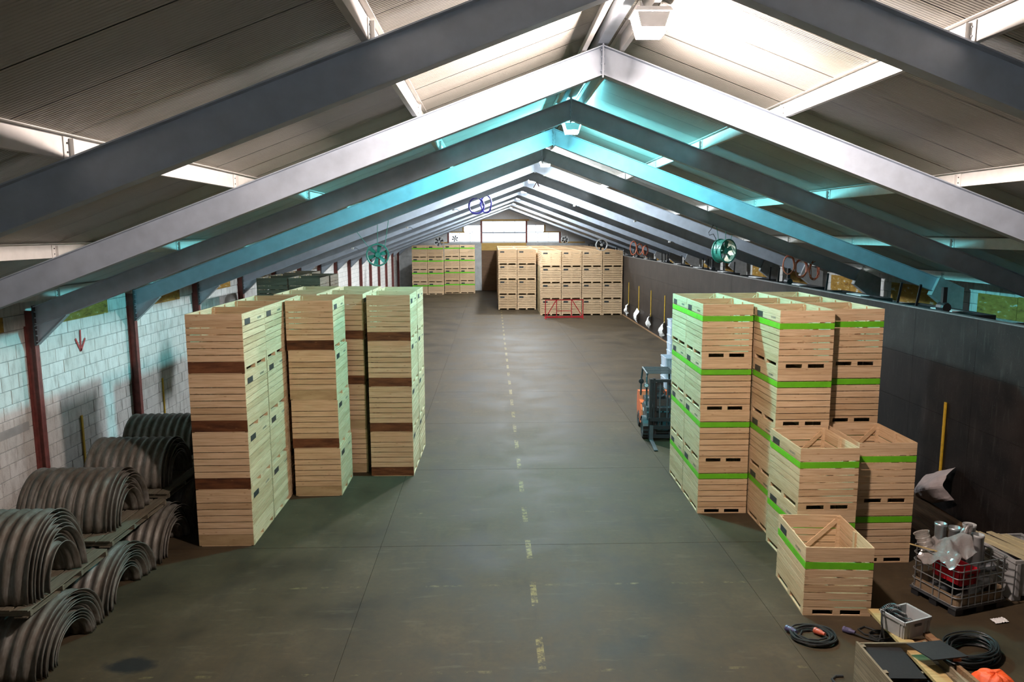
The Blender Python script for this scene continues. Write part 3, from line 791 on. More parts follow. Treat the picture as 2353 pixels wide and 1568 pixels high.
# ------------------------------------------------------------------ corrugated half pipes by the left wall
PITCH_C = .19
def half_pipe(r, ln):
    nu, per = 22, 6; nv = int(ln/PITCH_C*per); t = .008
    def fn(u, v):
        a = math.pi*u; x = -ln*v; rr = r + .022*math.cos(2*math.pi*x/PITCH_C)
        return (x, -rr*math.cos(a), rr*math.sin(a)*1.0)
    return MB().sheet(fn, nu, nv, t).mesh('half_pipe', 'culvert_steel', True)
hp = [half_pipe(.93-.047*k, 2.3) for k in range(11)]; hp_short = [half_pipe(.90-.047*k, 1.75) for k in range(11)]
def pipe_pile(x, y, z, where, group, rot=0.0, n=11, meshes=None, sy=1.0, sz=1.0):
    rs = random.Random(int(y*100))
    for k in range(n):
        o = put('half_pipe', (meshes or hp)[k], None, (x+rs.uniform(-.09,.05)-(.0 if k else .05), y+rs.uniform(-.012,.012), z+.012), (0,0,rot+rs.uniform(-.02,.02)))
        if sy != 1.0: o.scale = (1, sy, sz)
        lab = f'outermost corrugated steel half pipe of the {where}' if k == 0 else (f'innermost corrugated steel half pipe of the {where}' if k == n-1 else f'{ORD[k]} corrugated half pipe from outside of the {where}')
        tag(o, lab, 'culvert pipe', group)
def platform(x, y, z, ly, label, rot=0.0):
    t = thing('pallet', label, 'pallet', (x, y, z), rot, 'pallets under the upper pipes')
    W = 2.25
    for k in range(8):
        xx = -W + .14 + k*(W-.28)/7
        piece('deck_board', 'old_wood', t, (xx, 0, .131), (.24, ly, .022))
    for yy in (-ly/2+.06, -.25, .3, ly/2-.06): piece('stringer', 'old_wood', t, (-W/2, yy, .075), (W, .06, .088))
    for k in (0, 3, 7): piece('bottom_board', 'old_wood', t, (-W+.14+k*(W-.28)/7, 0, .019), (.2, ly, .022))
G1 = 'nested corrugated half pipes'
LOW = [(-6.98, 11.92, 'lower pile closest to the camera'), (-7.0, 13.95, 'second lower pile from the camera'), (-7.0, 16.12, 'third lower pile behind the front crates'), (-7.15, 18.3, 'fourth lower pile in the shade of crates')]
UPP = [(-7.20, 12.15, 1.28, 'upper pile cut by the picture edge'), (-7.40, 15.0, 1.12, 'middle upper pile on the pallets'), (-7.50, 17.6, 1.05, 'third upper pile, its lower half lit'), (-7.9, 20.2, 1.0, 'dark upper pile behind the front crates')]
for i, (x, y, w) in enumerate(LOW): pipe_pile(x, y, 0, w, f'half pipes of the {w}', random.uniform(-.02,.02), 11, sy=1.06)
for i, (x, y, szz, w) in enumerate(UPP):
    pipe_pile(x, y, 1.10, w, f'half pipes of the {w}', random.uniform(-.03,.03), 10 if i else 11, hp_short if i else hp, .93, szz)
for i, (y, ly, lab) in enumerate(((12.3, 2.3, 'dirty wooden pallet under the upper pile at picture edge'), (14.95, 2.3, 'dirty wooden pallet under the middle upper pile'), (17.6, 2.3, 'dirty wooden pallet under the third upper pile'), (20.2, 2.3, 'dirty wooden pallet in the shade behind the crates'))):
    platform(-7.15 - .05*i, y, .955 - (.0 if i % 2 else .0), ly, lab, -.03)

# ------------------------------------------------------------------ fans
def fan(x, y, z, r, yaw, mats, rods, label, n=6, deep=.34):
    ring, inner, bl = mats
    t = thing('hanging_fan', label, 'fan', (x, y, z), yaw, 'hanging fans')
    MB().lathe([(r,-deep/2),(r+.045,-deep/2),(r+.045,-deep/2+.03),(r+.012,-deep/2+.03),(r+.012,deep/2-.03),(r+.045,deep/2-.03),(r+.045,deep/2),(r,deep/2)], 32, 'y').obj('casing', ring, t)
    MB().lathe([(r-.002,-deep/2+.01),(r-.002,deep/2-.01)], 32, 'y').obj('inner_lining', inner, t)
    h = MB().lathe([(0,-.13),(.09,-.13),(.11,-.10),(.11,.10),(0,.10)], 16, 'y').obj('hub', ring, t)
    for k in range(n):
        a = 2*math.pi*k/n+.3; ca, sa = math.cos(a), math.sin(a)
        vs = []
        for rr, w, tw in ((.09,.055,.5),(r-.02,.085,.25)):
            for s in (-1, 1):
                for th in (-.006, .006):
                    px, pz = rr*ca - s*w*sa*math.cos(tw), rr*sa + s*w*ca*math.cos(tw); vs.append((px, s*w*math.sin(tw)+th-.04, pz))
        MB().add(vs, [(0,1,3,2),(4,6,7,5),(0,4,5,1),(2,3,7,6),(0,2,6,4),(1,5,7,3)]).obj('blade', bl, t)
    MB().lathe([(0,.10),(.10,.10),(.10,.32),(.05,.36),(0,.36)], 14, 'y').obj('motor', 'dark_grey', t)
    for a in range(3):
        q = a*2*math.pi/3+.5; MB().bar((.1*math.cos(q),.15,.1*math.sin(q)), (r*math.cos(q),.15,r*math.sin(q)), .03).obj('bracket', ring, t)
    for (x0, z0, x1, y1, z1) in rods: MB().tube([(x0, 0, z0), (x1, y1, z1)], .011, 6).obj('hanger_rod', ring, t)
    return t
def under(x, y): return zraf(x)-DEP
FG = ('fan_green', 'fan_green', 'fan_green')
zc = 6.05; xx = -4.2
fan(xx, 28.0, zc, .37, .12, FG, [(-.30,.25,-.72,0,under(xx-.72,0)-zc),(0,.4,.02,.0,under(xx,0)-zc),(.26,.3,.42,0,under(xx+.42,0)-zc)], 'green hanging fan over the pale crates')
zc = 6.15; xx = 8.58
f2 = fan(xx, 28.0, zc, .40, .55, ('fan_green', 'fan_reflected_cream', 'fan_green'), [(-.28,.30,-.45,0,under(xx-.45,0)-zc),(.05,.42,.05,0,under(xx,0)-zc),(.3,.3,.4,0,under(xx+.4,0)-zc)], 'green hanging fan with reflected light painted cream inside, over the partition', deep=.42)
MB().tube([(-.42,0,-.1),(-.44,0,.2),(-.46,0,.45),(-.6,0,.62),(-.8,0,.58),(-.85,0,.68),(-.72,0,.8),(-.62,0,.95)], .012, 6).obj('cable', 'cable_black', f2)
FY = ('fan_grey', 'fan_grey', 'black_metal')
for x, y, z, r, lab in ((-4.74, 68.0, 6.05, .40, 'grey hanging fan above the far striped crates'), (-4.1, 84.0, 6.2, .36, 'small dark fan against the lit gable window'), (8.0, 84.0, 6.03, .36, 'small dark fan beside the gable window end'), (9.05, 63.0, 5.8, .44, 'grey hanging fan above the far block by the partition')):
    fan(x, y, z, r, .05, FY, [(-.25,.3,-.5,0,under(x-.5,0)-z),(0,.4,0,0,under(x,0)-z),(.25,.3,.5,0,under(x+.5,0)-z)], lab)

# ------------------------------------------------------------------ hung cables and hoses
def ring_coil(name, mat, c, r, turns, tilt, thick, seed, label, cat, squash=1.0, group=None):
    rs = random.Random(seed); t = thing(name, label, cat, c, tilt, group)
    for k in range(turns):
        rr = r*rs.uniform(.9,1.08); ph = rs.uniform(0,6); ox, oz, oy = rs.uniform(-.04,.04)*r, rs.uniform(-.06,.06)*r, rs.uniform(-.05,.05)
        pts = [(ox+rr*math.cos(q*math.pi/14), oy+.03*math.sin(q*.9+ph), oz+rr*squash*math.sin(q*math.pi/14)) for q in range(28)]
        MB().tube(pts, thick, 6, closed=True).obj('loop', mat, t)
    return t
ring_coil('blue_hose', 'hose_blue', (-.78, 38.0, 8.17), .38, 3, .2, .022, 1, 'coiled blue hose ring hanging below a rafter, left loop', 'hose', group='blue hose rings')
ring_coil('blue_hose', 'hose_blue', (-.30, 38.05, 8.25), .40, 4, -.9, .016, 2, 'coiled blue hose ring hanging below a rafter, right loop', 'hose', group='blue hose rings')
for i, (x, y, z, r, sq, lab) in enumerate(((11.02, 28.0, 5.62, .2, 1.7, 'orange cable coil at the aisle side of the near bundle'), (11.5, 28.0, 5.5, .24, 1.4, 'orange cable coil in the middle of the near bundle'), (12.0, 28.0, 5.42, .22, 1.6, 'orange cable coil at the wall side of the near bundle'),
        (9.85, 53.0, 5.75, .22, 2.1, 'orange cable coil at the aisle side of the far bundle'), (10.3, 53.0, 5.65, .2, 1.9, 'orange cable coil in the middle of the far bundle'), (10.7, 53.0, 5.58, .2, 1.7, 'orange cable coil at the wall side of the far bundle'))):
    ring_coil('cable_coil', 'cable_orange', (x, y, z), r, 6, .3*(i % 3)-.2, .013 if y < 40 else .02, 20+i, lab, 'cable', sq, 'orange cable coils under the rafters')
t = thing('hand_clamp', 'small dark red hand clamp hanging below a ridge rafter', 'clamp', (2.2, 37.9, 9.2))
MB().bar((0,0,.1),(-.16,0,-.18),.04).obj('jaw', 'column_red', t); MB().bar((.02,0,.1),(.12,0,-.12),.05).obj('handle', 'column_red', t); MB().tube([(0,0,.1),(0,0,under(2.2,0)-9.2)], .008, 5).obj('hook', 'black_metal', t)
for i, (x, n) in enumerate(((-1.9, 7), (-4.2, 7), (-6.9, 7), (7.1, 7), (10.0, 8), (4.6, 8))):
    y = 2.94+5*n
    t = thing('junction_box', ['small white box under a rafter by the blue hoses', 'small white box under a rafter above the green fan', 'small white box under a rafter near the left eaves', 'small white box under a rafter right of the ridge', 'small white box under a rafter above the partition', 'small white box under a rafter over the far block'][i], 'box', (x, y-.1, under(x,0)-.0), 0, 'small white boxes on rafters')
    MB().prism([(-.06,-.09),(.05,-.09),(.06,-.03),(.06,0),(-.06,0)], 'y', -.05, .05).obj('cover', 'white_paint', t); MB().tube([(.06,0,-.05),(.16,0,-.02),(.3,0,-SL*.3)], .01, 5).obj('lead', 'cable_black', t)

# ------------------------------------------------------------------ yellow strips with cloths on the partition
def strip(y, z0, z1, lab):
    o = MB().box(XP-.035, XP-.005, y-.035, y+.035, z0, z1).obj('yellow_strip', 'yellow_strip'); tag(o, lab, 'strip', 'yellow strips on the partition')
def cloth(y, z, w, h, lab, mat, seed, out=.35, tilt=.3):
    rs = random.Random(seed)
    def fn(u, v):
        yy = (u-.5)*w; zz = -v*h
        a = tilt; y2 = yy*math.cos(a)-zz*math.sin(a)*.6; z2 = yy*math.sin(a)+zz*math.cos(a)
        nz = noise.noise(Vector((u*3+seed, v*3, seed)))*.10 + noise.noise(Vector((u*7+seed, v*7, seed)))*.04
        x = -.06 - out*math.sin(math.pi*min(1, v*.9))*(.6+.4*math.cos((u-.5)*3)) + nz
        return (x, y2, z2)
    o = MB().sheet(fn, 16, 16, .004).obj('draped_cloth', mat, None, (XP, y, z), smooth=False); tag(o, lab, 'cloth', 'cloths hung at the partition strips')
strip(17.42, .95, 2.80, 'long yellow strip on the near dark partition beside the striped crates')
cloth(17.35, 1.12, 1.25, .80, 'crumpled greyish cloth hung below the near yellow strip', 'cloth_grey', 3, .5, -.45)
for i, (y, w, tl) in enumerate(((47.15,.85,-.35),(51.3,.8,-.65),(55.6,.9,.2),(59.8,.85,-.5))):
    nm = ['first', 'second', 'third', 'fourth'][i]
    strip(y, 1.1, 2.9, f'{nm} yellow strip of the far row on the partition')
    cloth(y, 1.16, w*.9, .9, f'white cloth hung below the {nm} yellow strip of the far row', 'cloth_white', 10+i, .3, tl)

# ------------------------------------------------------------------ red steel frame before the far crates
t = thing('steel_frame', 'red tubular steel frame standing before the far crates', 'frame', (4.2, 60.0, 0), R(4))
def tb(nm, a, b, w): MB().bar(a, b, w).obj(nm, 'red_paint', t)
tb('post', (0,0,.05), (0,0,1.5), .07); tb('post', (.9,0,.1), (.9,0,1.5), .06); tb('post', (2.1,0,.1), (2.1,0,1.5), .06); tb('post', (3.03,0,.05), (3.03,0,1.5), .07)
tb('top_rail', (-.035,0,1.5), (3.065,0,1.5), .06); tb('bottom_rail', (0,0,.13), (3.03,0,.13), .12); tb('cross_rail', (.9,0,.62), (2.1,0,.62), .05)
tb('diagonal', (.06,0,.15), (.86,0,1.47), .06); tb('diagonal', (2.97,0,.2), (2.15,0,1.47), .06); tb('foot', (0,-.35,.04), (0,.5,.04), .08); tb('foot', (3.0,-.35,.04), (3.0,.5,.04), .08)

# ------------------------------------------------------------------ forklift
t = thing('forklift', 'orange and black forklift parked beside the striped crates', 'forklift', (5.68, 25.35, 0), R(-4))
def fo(nm, mb, mat, p=None, smooth=False): return mb.obj(nm, mat, p or t, smooth=smooth)
fo('body', MB().prism([(-1.0,.22),(.75,.22),(.75,.62),(.45,.70),(.35,.95),(-.9,1.0),(-1.0,.9)], 'x', -.52, .52).box(-.52,.52,-.95,.0,.9,1.08), 'fork_teal')
cwt = MB().prism([(.35,.22),(1.25,.28),(1.42,.5),(1.42,1.0),(1.3,1.22),(.9,1.25),(.75,.98),(.35,.95)], 'x', -.56, .56); fo('counterweight', cwt, 'orange_paint')
fo('side_skirt', MB().prism([(-.1,.3),(.4,.3),(.4,.95),(.1,.75)], 'x', -.575, -.52), 'orange_paint'); fo('side_skirt', MB().prism([(-.1,.3),(.4,.3),(.4,.95),(.1,.75)], 'x', .52, .575), 'orange_paint')
fo('hood', MB().prism([(.1,.95),(.95,1.0),(.9,1.12),(.15,1.15)], 'x', -.42, .42), 'dark_grey')
seat = fo('seat', MB().box(-.26,.26,.05,.55,1.13,1.26), 'black_metal'); fo('seat_back', MB().prism([(.48,1.2),(.6,1.2),(.72,1.72),(.60,1.74)], 'x', -.25, .25), 'black_metal', seat)
def wheel(x, y, r, w, nm='wheel'):
    wh = fo(nm, MB().lathe([(r*.55,-w/2),(r*.93,-w/2),(r,-w/2+.03),(r,w/2-.03),(r*.93,w/2),(r*.55,w/2)], 24, 'x', (x,y,r)), 'rubber')
    for k in range(14):
        a = 2*math.pi*k/14; piece('tread', 'rubber', wh, (x, y+(r+.004)*math.cos(a), r+(r+.004)*math.sin(a)), (w*.9, .035, .03), (a-math.pi/2,0,0))
    fo('rim', MB().lathe([(0,-w*.3),(r*.5,-w*.35),(r*.56,-w*.45),(r*.56,w*.45),(r*.5,w*.35),(0,w*.3)], 16, 'x', (x,y,r)), 'dark_grey', wh)
for sx in (-1, 1): wheel(sx*.52, -.75, .34, .25); wheel(sx*.48, .85, .27, .2)
fo('fender', MB().sheet(lambda u, v: (-.66+.28*v, -.75-.40*math.cos(.35+u*2.4), .34+.40*math.sin(.35+u*2.4)), 10, 1, .015), 'fork_teal'); fo('fender', MB().sheet(lambda u, v: (.38+.28*v, -.75-.40*math.cos(.35+u*2.4), .34+.40*math.sin(.35+u*2.4)), 10, 1, .015), 'fork_teal')
for sx in (-1, 1):
    fo('guard_post', MB().tube([(sx*.5,-.75,.8),(sx*.49,-.62,1.4),(sx*.47,-.42,2.0),(sx*.45,-.25,2.13)], .032, 8), 'fork_teal')
    fo('guard_post', MB().tube([(sx*.5,.85,1.1),(sx*.49,.82,1.7),(sx*.46,.75,2.1)], .032, 8), 'fork_teal')
    fo('guard_rail', MB().tube([(sx*.46,-.5,2.12),(sx*.46,.8,2.12)], .035, 8), 'fork_teal')
for k in range(7): fo('guard_bar', MB().bar((-.46,-.45+k*.2,2.14),(.46,-.45+k*.2,2.14),.05,.025), 'dark_grey')
mast = -1.12
for sx in (-1, 1):
    m1 = fo('mast_rail', MB().box(sx*.42-.045,sx*.42+.045,mast-.09,mast+.09,.12,2.08), 'black_metal'); fo('inner_rail', MB().box(sx*.32-.035,sx*.32+.035,mast-.07,mast+.07,.14,2.1), 'black_metal', m1)
    fo('lift_cylinder', MB().tube([(sx*.24,mast+.07,.2),(sx*.24,mast+.07,1.95)], .035, 10), 'dark_grey'); fo('chain', MB().box(sx*.12-.02,sx*.12+.02,mast-.02,mast,.4,2.0), 'dark_grey')
    fo('fork', MB().prism([(mast-.13,.55),(mast-.17,.55),(mast-.18,.09),(mast-1.25,.045),(mast-1.27,.03),(mast-.15,.03),(mast-.13,.06)], 'x', sx*.40-.06, sx*.40+.06), 'dark_grey')
    ht = fo('headlight', MB().lathe([(0,-.05),(.075,-.05),(.085,0),(.05,.07),(0,.08)], 14, 'y', (sx*.52,-.68,1.78)), 'black_metal'); fo('lens', MB().lathe([(0,-.056),(.062,-.054)], 14, 'y', (sx*.52,-.68,1.78)), 'screen_grey', ht)
    fo('mirror', MB().lathe([(0,-.02),(.09,-.01),(.09,.02),(0,.03)], 12, 'y', (sx*.56,.3,1.72)), 'black_metal')
fo('mast_crossbar', MB().box(-.42,.42,mast-.06,mast+.06,1.98,2.06), 'black_metal'); fo('mast_crossbar', MB().box(-.42,.42,mast,mast+.06,1.0,1.1), 'black_metal')
for z in (.12,.42,.68): fo('carriage_bar', MB().box(-.5,.5,mast-.14,mast-.09,z,z+.11), 'black_metal')
fo('load_guard', MB().box(-.5,-.45,mast-.14,mast-.1,.1,.8).box(.45,.5,mast-.14,mast-.1,.1,.8), 'black_metal')
st_ = fo('steering_wheel', MB().tube([(.17*math.cos(q*math.pi/10),-.28+.1*math.sin(q*math.pi/10),1.45+.14*math.sin(q*math.pi/10)) for q in range(20)], .018, 6, closed=True), 'black_metal'); fo('column', MB().tube([(0,-.28,1.45),(0,-.55,1.1)], .03, 8), 'black_metal', st_)
fo('dashboard', MB().prism([(-.75,.95),(-.45,.95),(-.5,1.25),(-.65,1.3)], 'x', -.4, .4), 'fork_teal')
for sx in (-.1, .0, .1): fo('control_lever', MB().tube([(.25+sx,-.5,1.2),(.27+sx,-.42,1.5)], .012, 6), 'black_metal')
fo('number_plate', MB().box(-.53,-.522,-.2,-.05,.78,.88), 'white_paint')

# ------------------------------------------------------------------ grey plastic boxes behind the forklift
def tote(x, y, z, lx, ly, h, mat, label, group=None, rot=0.0, name='plastic_crate'):
    t = thing(name, label, 'plastic box', (x, y, z), rot, group); th = .018
    mb = MB().box(-lx/2+.02,lx/2-.02,-ly/2+.02,ly/2-.02,0,.02)
    def wall(a, bq, c, d): mb.add([(a[0]*.95,a[1]*.95,0),(bq[0]*.95,bq[1]*.95,0),(bq[0],bq[1],h),(a[0],a[1],h),(a[0]*.95*c,a[1]*.95*c,0),(bq[0]*.95*c,bq[1]*.95*c,0),(bq[0]*c,bq[1]*c,h),(a[0]*c,a[1]*c,h)], [(0,1,2,3),(7,6,5,4),(3,2,6,7)])
    q = [(-lx/2,-ly/2),(lx/2,-ly/2),(lx/2,ly/2),(-lx/2,ly/2)]
    for i in range(4): wall(q[i], q[(i+1)%4], 1-2*th/min(lx,ly), 0)
    mb.obj('tub', mat, t)
    rim = MB()
    for i in range(4):
        a, bq = q[i], q[(i+1)%4]; rim.bar((*a,h-.02),(*bq,h-.02),.03,.05)
    rim.obj('rim', mat, t)
    for i in range(4):
        a, bq = Vector(q[i]), Vector(q[(i+1)%4])
        for f in (.08, .2, .8, .92):
            p = a.lerp(bq, f); MB().bar((p.x*.955,p.y*.955,.01),(p.x*.995,p.y*.995,h-.04),.022).obj('rib', mat, t)
    p = Vector(q[0]).lerp(Vector(q[1]), .5); MB().box(p.x-.07,p.x+.07,p.y-.012,p.y-.004,h-.10,h-.065).obj('handle_slot', 'dark_grey', t)
    p = Vector(q[1]).lerp(Vector(q[2]), .5); MB().box(p.x+.004,p.x+.012,p.y-.07,p.y+.07,h-.10,h-.065).obj('handle_slot', 'dark_grey', t)
    return t
for i in range(3): tote(7.95, 33.0, i*.46, .75, 1.0, .46, 'plastic_blue_grey', f'pale grey plastic box behind the forklift, {["bottom","middle","top"][i]} of the short stack', 'grey plastic boxes behind the forklift')
for i in range(8): tote(8.40, 34.3, i*.36, .6, .8, .36, 'plastic_blue_grey', f'pale grey plastic box, {ORD[i]} from the floor in the tall stack', 'grey plastic boxes behind the forklift')

# ------------------------------------------------------------------ cut-down wire cage container
t = thing('wire_cage', 'cut down wire cage container on black pallet filled with scrap', 'cage', (8.24, 12.49, 0), R(17))
LX, LY, HC = 1.2, 1.02, .98
ped = MB()
for x in (.02, LX/2-.09, LX-.2):
    for y in (.02, LY/2-.08, LY-.18): MB().prism([(x,y),(x+.18,y),(x+.18,y+.16),(x,y+.16)], 'z', 0, .12).obj('foot', 'black_metal', t)
MB().box(0,LX,0,LY,.12,.16).obj('pallet_deck', 'dark_grey', t)
def rr_loop(z, o=0.0, cr=.1, n=5):
    pts = []
    for cxx, cyy, a0 in ((LX-cr+o, cr-o, -90), (LX-cr+o, LY-cr+o, 0), (cr-o, LY-cr+o, 90), (cr-o, cr-o, 180)):
        for k in range(n): a = R(a0+90*k/(n-1)); pts.append((cxx+cr*math.cos(a), cyy+cr*math.sin(a), z))
    return pts
for z in (.18, .34, .52, .70, .84, .97): MB().tube(rr_loop(z, .0), .011, 6, closed=True).obj('wire_ring', 'galv', t)
for k in range(7):
    f = .1+.8*k/6
    for a in ((LX*f, 0), (LX*f, LY)): MB().tube([(a[0],a[1],.16),(a[0],a[1],HC)], .011, 6).obj('upright', 'galv', t)
    if k in (0,2,3,5,6):
        for a in ((0, LY*f), (LX, LY*f)): MB().tube([(a[0],a[1],.16),(a[0],a[1],HC)], .011, 6).obj('upright', 'galv', t)
mb = MB(); lp = rr_loop(.17, -.015); lq = [(a,bq,.38) for a,bq,_ in lp]; n = len(lp)
mb.add(lp+lq, [(i,(i+1)%n,n+(i+1)%n,n+i) for i in range(n)]); mb.obj('tank_panel', 'ibc_panel', t)
CM = t.matrix_basis.copy() if False else Matrix.Translation((8.24,12.49,0)) @ Matrix.Rotation(R(17), 4, 'Z')
def inc(x, y, z): p = CM @ Vector((x,y,z)); return (p.x, p.y, p.z)
tote(*inc(.36,.38,.52), .42, .62, .28, 'red_paint', 'red plastic tote box inside the wire cage', None, R(17), 'tote_box')
def pipe(a, bq, r, mat, lab, grp):
    a, bq = Vector(inc(*a)), Vector(inc(*bq)); d = (bq-a).normalized(); u = d.cross(Vector((0,.3,1))).normalized(); v = d.cross(u)
    mb = MB(); m_ = 18; vs = []
    for p, rr in ((a, r), (bq-d*.06, r), (bq-d*.05, r*1.08), (bq, r*1.08), (bq, r*.98), (a, r*.9)):
        for k in range(m_): q = 2*math.pi*k/m_; vs.append(p+u*(rr*math.cos(q))+v*(rr*math.sin(q)))
    o = mb.add(vs, [(i*m_+k,i*m_+(k+1)%m_,(i+1)*m_+(k+1)%m_,(i+1)*m_+k) for i in range(5) for k in range(m_)]).obj('pipe_piece', mat, smooth=True); tag(o, lab, 'pipe', grp)
GP = 'pipes in the wire cage'
pipe((.92,.40,.2),(.90,.42,1.28),.10,'plastic_grey','grey plastic pipe standing at the front of the cage',GP)
pipe((1.02,.70,.2),(1.03,.72,1.35),.11,'plastic_grey','grey plastic pipe standing in the cage corner by the bin',GP)
pipe((.72,.72,.4),(.70,.75,1.32),.11,'galv','shiny metal pipe standing between the bag and grey pipes',GP)
pipe((.48,.85,.5),(.50,.88,1.38),.10,'galv','shiny metal pipe standing behind the plastic bag',GP)
pipe((.1,.1,.24),(.75,.22,.3),.09,'galv','shiny metal pipe lying at the front of the cage bottom',GP)
pipe((.45,.2,.30),(1.1,.3,.42),.085,'galv','shiny metal pipe lying under the standing grey pipes',GP)
pipe((.15,.5,.24),(.9,.75,.26),.09,'dark_grey','dark pipe lying deep in the cage',GP)
pipe((.7,.5,.55),(1.1,.2,.72),.08,'dark_grey','dark elbow pipe leaning in the cage',GP)
# clear bag draped over the cage edge
def bagf(u, v):
    x = .10+.76*u
    base = Vector((.56-.66*v, x, 1.10+.16*math.sin(math.pi*u)*(1-v)-.40*max(0, v-.55)))
    nz = noise.noise(Vector((u*2.6, v*2.6, 1.5)))*.18 + noise.noise(Vector((u*6, v*6, 4)))*.07
    return (base.x+nz*.3, base.y+.06*math.sin(5*v), base.z+nz)
o = MB().sheet(bagf, 20, 20, .004).obj('plastic_bag', 'clear_plastic', None, (8.24,12.49,0), (0,0,R(17))); tag(o, 'crumpled clear plastic bag on top of the wire cage', 'bag')
def bagf2(u, v):
    a = 2*math.pi*u; r_ = .16*(1-.45*v)+.03*noise.noise(Vector((math.cos(a)*2, math.sin(a)*2, v*4)))
    return (.62+r_*math.cos(a)+.12*v, .50+r_*math.sin(a)*.6, 1.10+.36*v)
o = MB().sheet(bagf2, 18, 6, .004).obj('plastic_bag', 'clear_plastic', None, (8.24,12.49,0), (0,0,R(17))); tag(o, 'upright twisted neck of clear plastic beside the metal pipes', 'bag')
t2 = thing('plastic_tub', 'clear ribbed plastic tub stuck in the cage corner', 'tub', inc(.12,.75,.85), R(17))
MB().lathe([(0,0),(.09,0),(.10,.02),(.13,.42),(.145,.43),(.145,.44),(.125,.43)], 18).obj('tub_wall', 'clear_tub', t2, rot=(R(-18),R(-12),0))
for z in (.1,.18,.26,.34): MB().lathe([(.104+z*.068,z),(.112+z*.068,z+.01),(.104+z*.068,z+.02)], 18).obj('rib', 'clear_tub', t2, rot=(R(-18),R(-12),0))
o = MB().bar(inc(-.22,.9,1.06), inc(.2,.35,1.0), .02).obj('wood_batten', 'plank_yellow'); tag(o, 'thin wooden batten lying across the wire cage edge', 'batten')
o = MB().sheet(lambda u, v: (.28*(u-.5)+.03*v, .16*(v-.5), .02+.03*abs(noise.noise(Vector((u*5, v*5, 2))))), 10, 6, .002).obj('paper_scrap', 'cloth_white', None, (8.92, 12.33, 0), (0,0,.2)); tag(o, 'white paper scrap on the floor before the cage', 'paper')

# grey bin with boards, and timber beside the partition
t = thing('pallet_bin', 'large pale grey plastic bin with vents beside the wire cage', 'bin', (9.66, 13.05, 0), R(3))
mb = MB().box(0,1.05,0,.03,.1,.78).box(0,1.05,1.17,1.2,.1,.78).box(0,.03,.03,1.17,.1,.78).box(1.02,1.05,.03,1.17,.1,.78).box(0,1.05,0,1.2,.1,.14); mb.obj('tub', 'plastic_grey', t)
MB().box(-.02,1.07,-.02,.03,.74,.80).box(-.02,.03,.03,1.22,.74,.80).box(1.02,1.07,.03,1.22,.74,.80).box(.03,1.02,1.17,1.22,.74,.80).obj('rim', 'plastic_grey', t)
for x in (.0,.42,.87): MB().box(x,x+.18,.02,1.18,0,.1).obj('runner', 'plastic_grey', t)
for x in (.02,.3,.6,.9): MB().box(x,x+.07,-.03,0,.1,.74).obj('rib', 'plastic_grey', t)
for k in range(5): MB().box(-.032,-.03,.15,.9,.56+.03*k,.572+.03*k).obj('vent_slot', 'black_metal', t)
for k in range(6):
    o = piece('loose_board', 'beige_board', None, (9.75+.14*k, 13.65-.06*k, .812+.022*(k % 2)), (.125, 1.75, .022), (0,0,R(12+2*(k%3)))); tag(o, f'pale beige board on the grey bin, {ORD[k]} from the cage', 'board', 'pale boards on the grey bin')
for k, (x, z) in enumerate(((9.95,.06),(10.15,.06),(10.38,.06),(10.6,.06),(10.25,.18),(10.48,.18),(10.66,.18),(9.75,.06),(10.5,.30))):
    o = piece('timber_beam', 'timber', None, (x-.05, 17.0+.13*k, z+.0), (.17, 4.4, .11), (0,0,R(-1.0+.5*(k%3)))); tag(o, ['brown timber beam on the floor, fifth from partition', 'brown timber beam on the floor, fourth from partition', 'brown timber beam on the floor, third from partition', 'brown timber beam on the floor next to the partition', 'brown timber beam in second layer away from partition', 'brown timber beam in middle of the second layer', 'brown timber beam in second layer next to partition', 'outermost brown timber beam on the floor behind the cage', 'single brown timber beam on top of the timber stack'][k], 'beam', 'timber beams by the partition')

# ------------------------------------------------------------------ floor clutter in the right corner
def cable_pile(name, c, r, turns, thick, seed, label, sq=.8, rot=0, mat='cable_black', h=.1):
    rs = random.Random(seed); t = thing(name, label, 'cable', (c[0], c[1], 0), rot)
    for k in range(turns):
        rr = r*rs.uniform(.78,1.06); ph = rs.uniform(0,6); z = thick+(k/turns)*h; ox, oy = rs.uniform(-.08,.08)*r, rs.uniform(-.08,.08)*r
        MB().tube([(ox+rr*math.cos(q*math.pi/16), oy+rr*sq*math.sin(q*math.pi/16), z+.012*math.sin(q*.6+ph)+.012) for q in range(32)], thick, 6, closed=True).obj('loop', mat, t)
    return t
def plug(t, c, yaw, mat):
    p = MB().lathe([(0,0),(.028,0),(.034,.05),(.045,.08),(.05,.10),(.05,.17),(.055,.17),(.055,.21),(0,.21)], 14, 'y').obj('plug', mat, t, c, (R(-8),0,yaw)); return p
t = cable_pile('extension_cable', (5.40,11.88), .36, 7, .016, 4, 'black coiled extension cable with red and blue plugs', .85, h=.07)
MB().tube([(.05,.22,.03),(-.1,.2,.03),(-.2,.05,.03),(-.12,-.1,.04),(.05,-.12,.04),(.2,-.08,.05),(.22,.05,.06)], .016, 6).obj('inner_loop', 'cable_black', t)
plug(t, (.20,-.02,.08), .45, 'plug_red'); plug(t, (-.26,.06,.09), .45, 'plug_blue')
t = cable_pile('cable_heap', (7.72,11.25), .42, 16, .014, 9, 'large heap of thin black cable behind the boards', .95, R(30), h=.2)
t.scale = (1.25,.9,1)
t = thing('loose_cable', 'black cable with blue plug on floor behind the old box', 'cable', (6.35,11.9,0))
MB().tube([(.5,.1,.5),(.34,.0,.45),(.24,-.05,.25),(.18,-.1,.1),(.1,-.2,.03),(-.08,-.08,.03),(-.2,.02,.05)], .018, 6).obj('lead', 'cable_black', t)
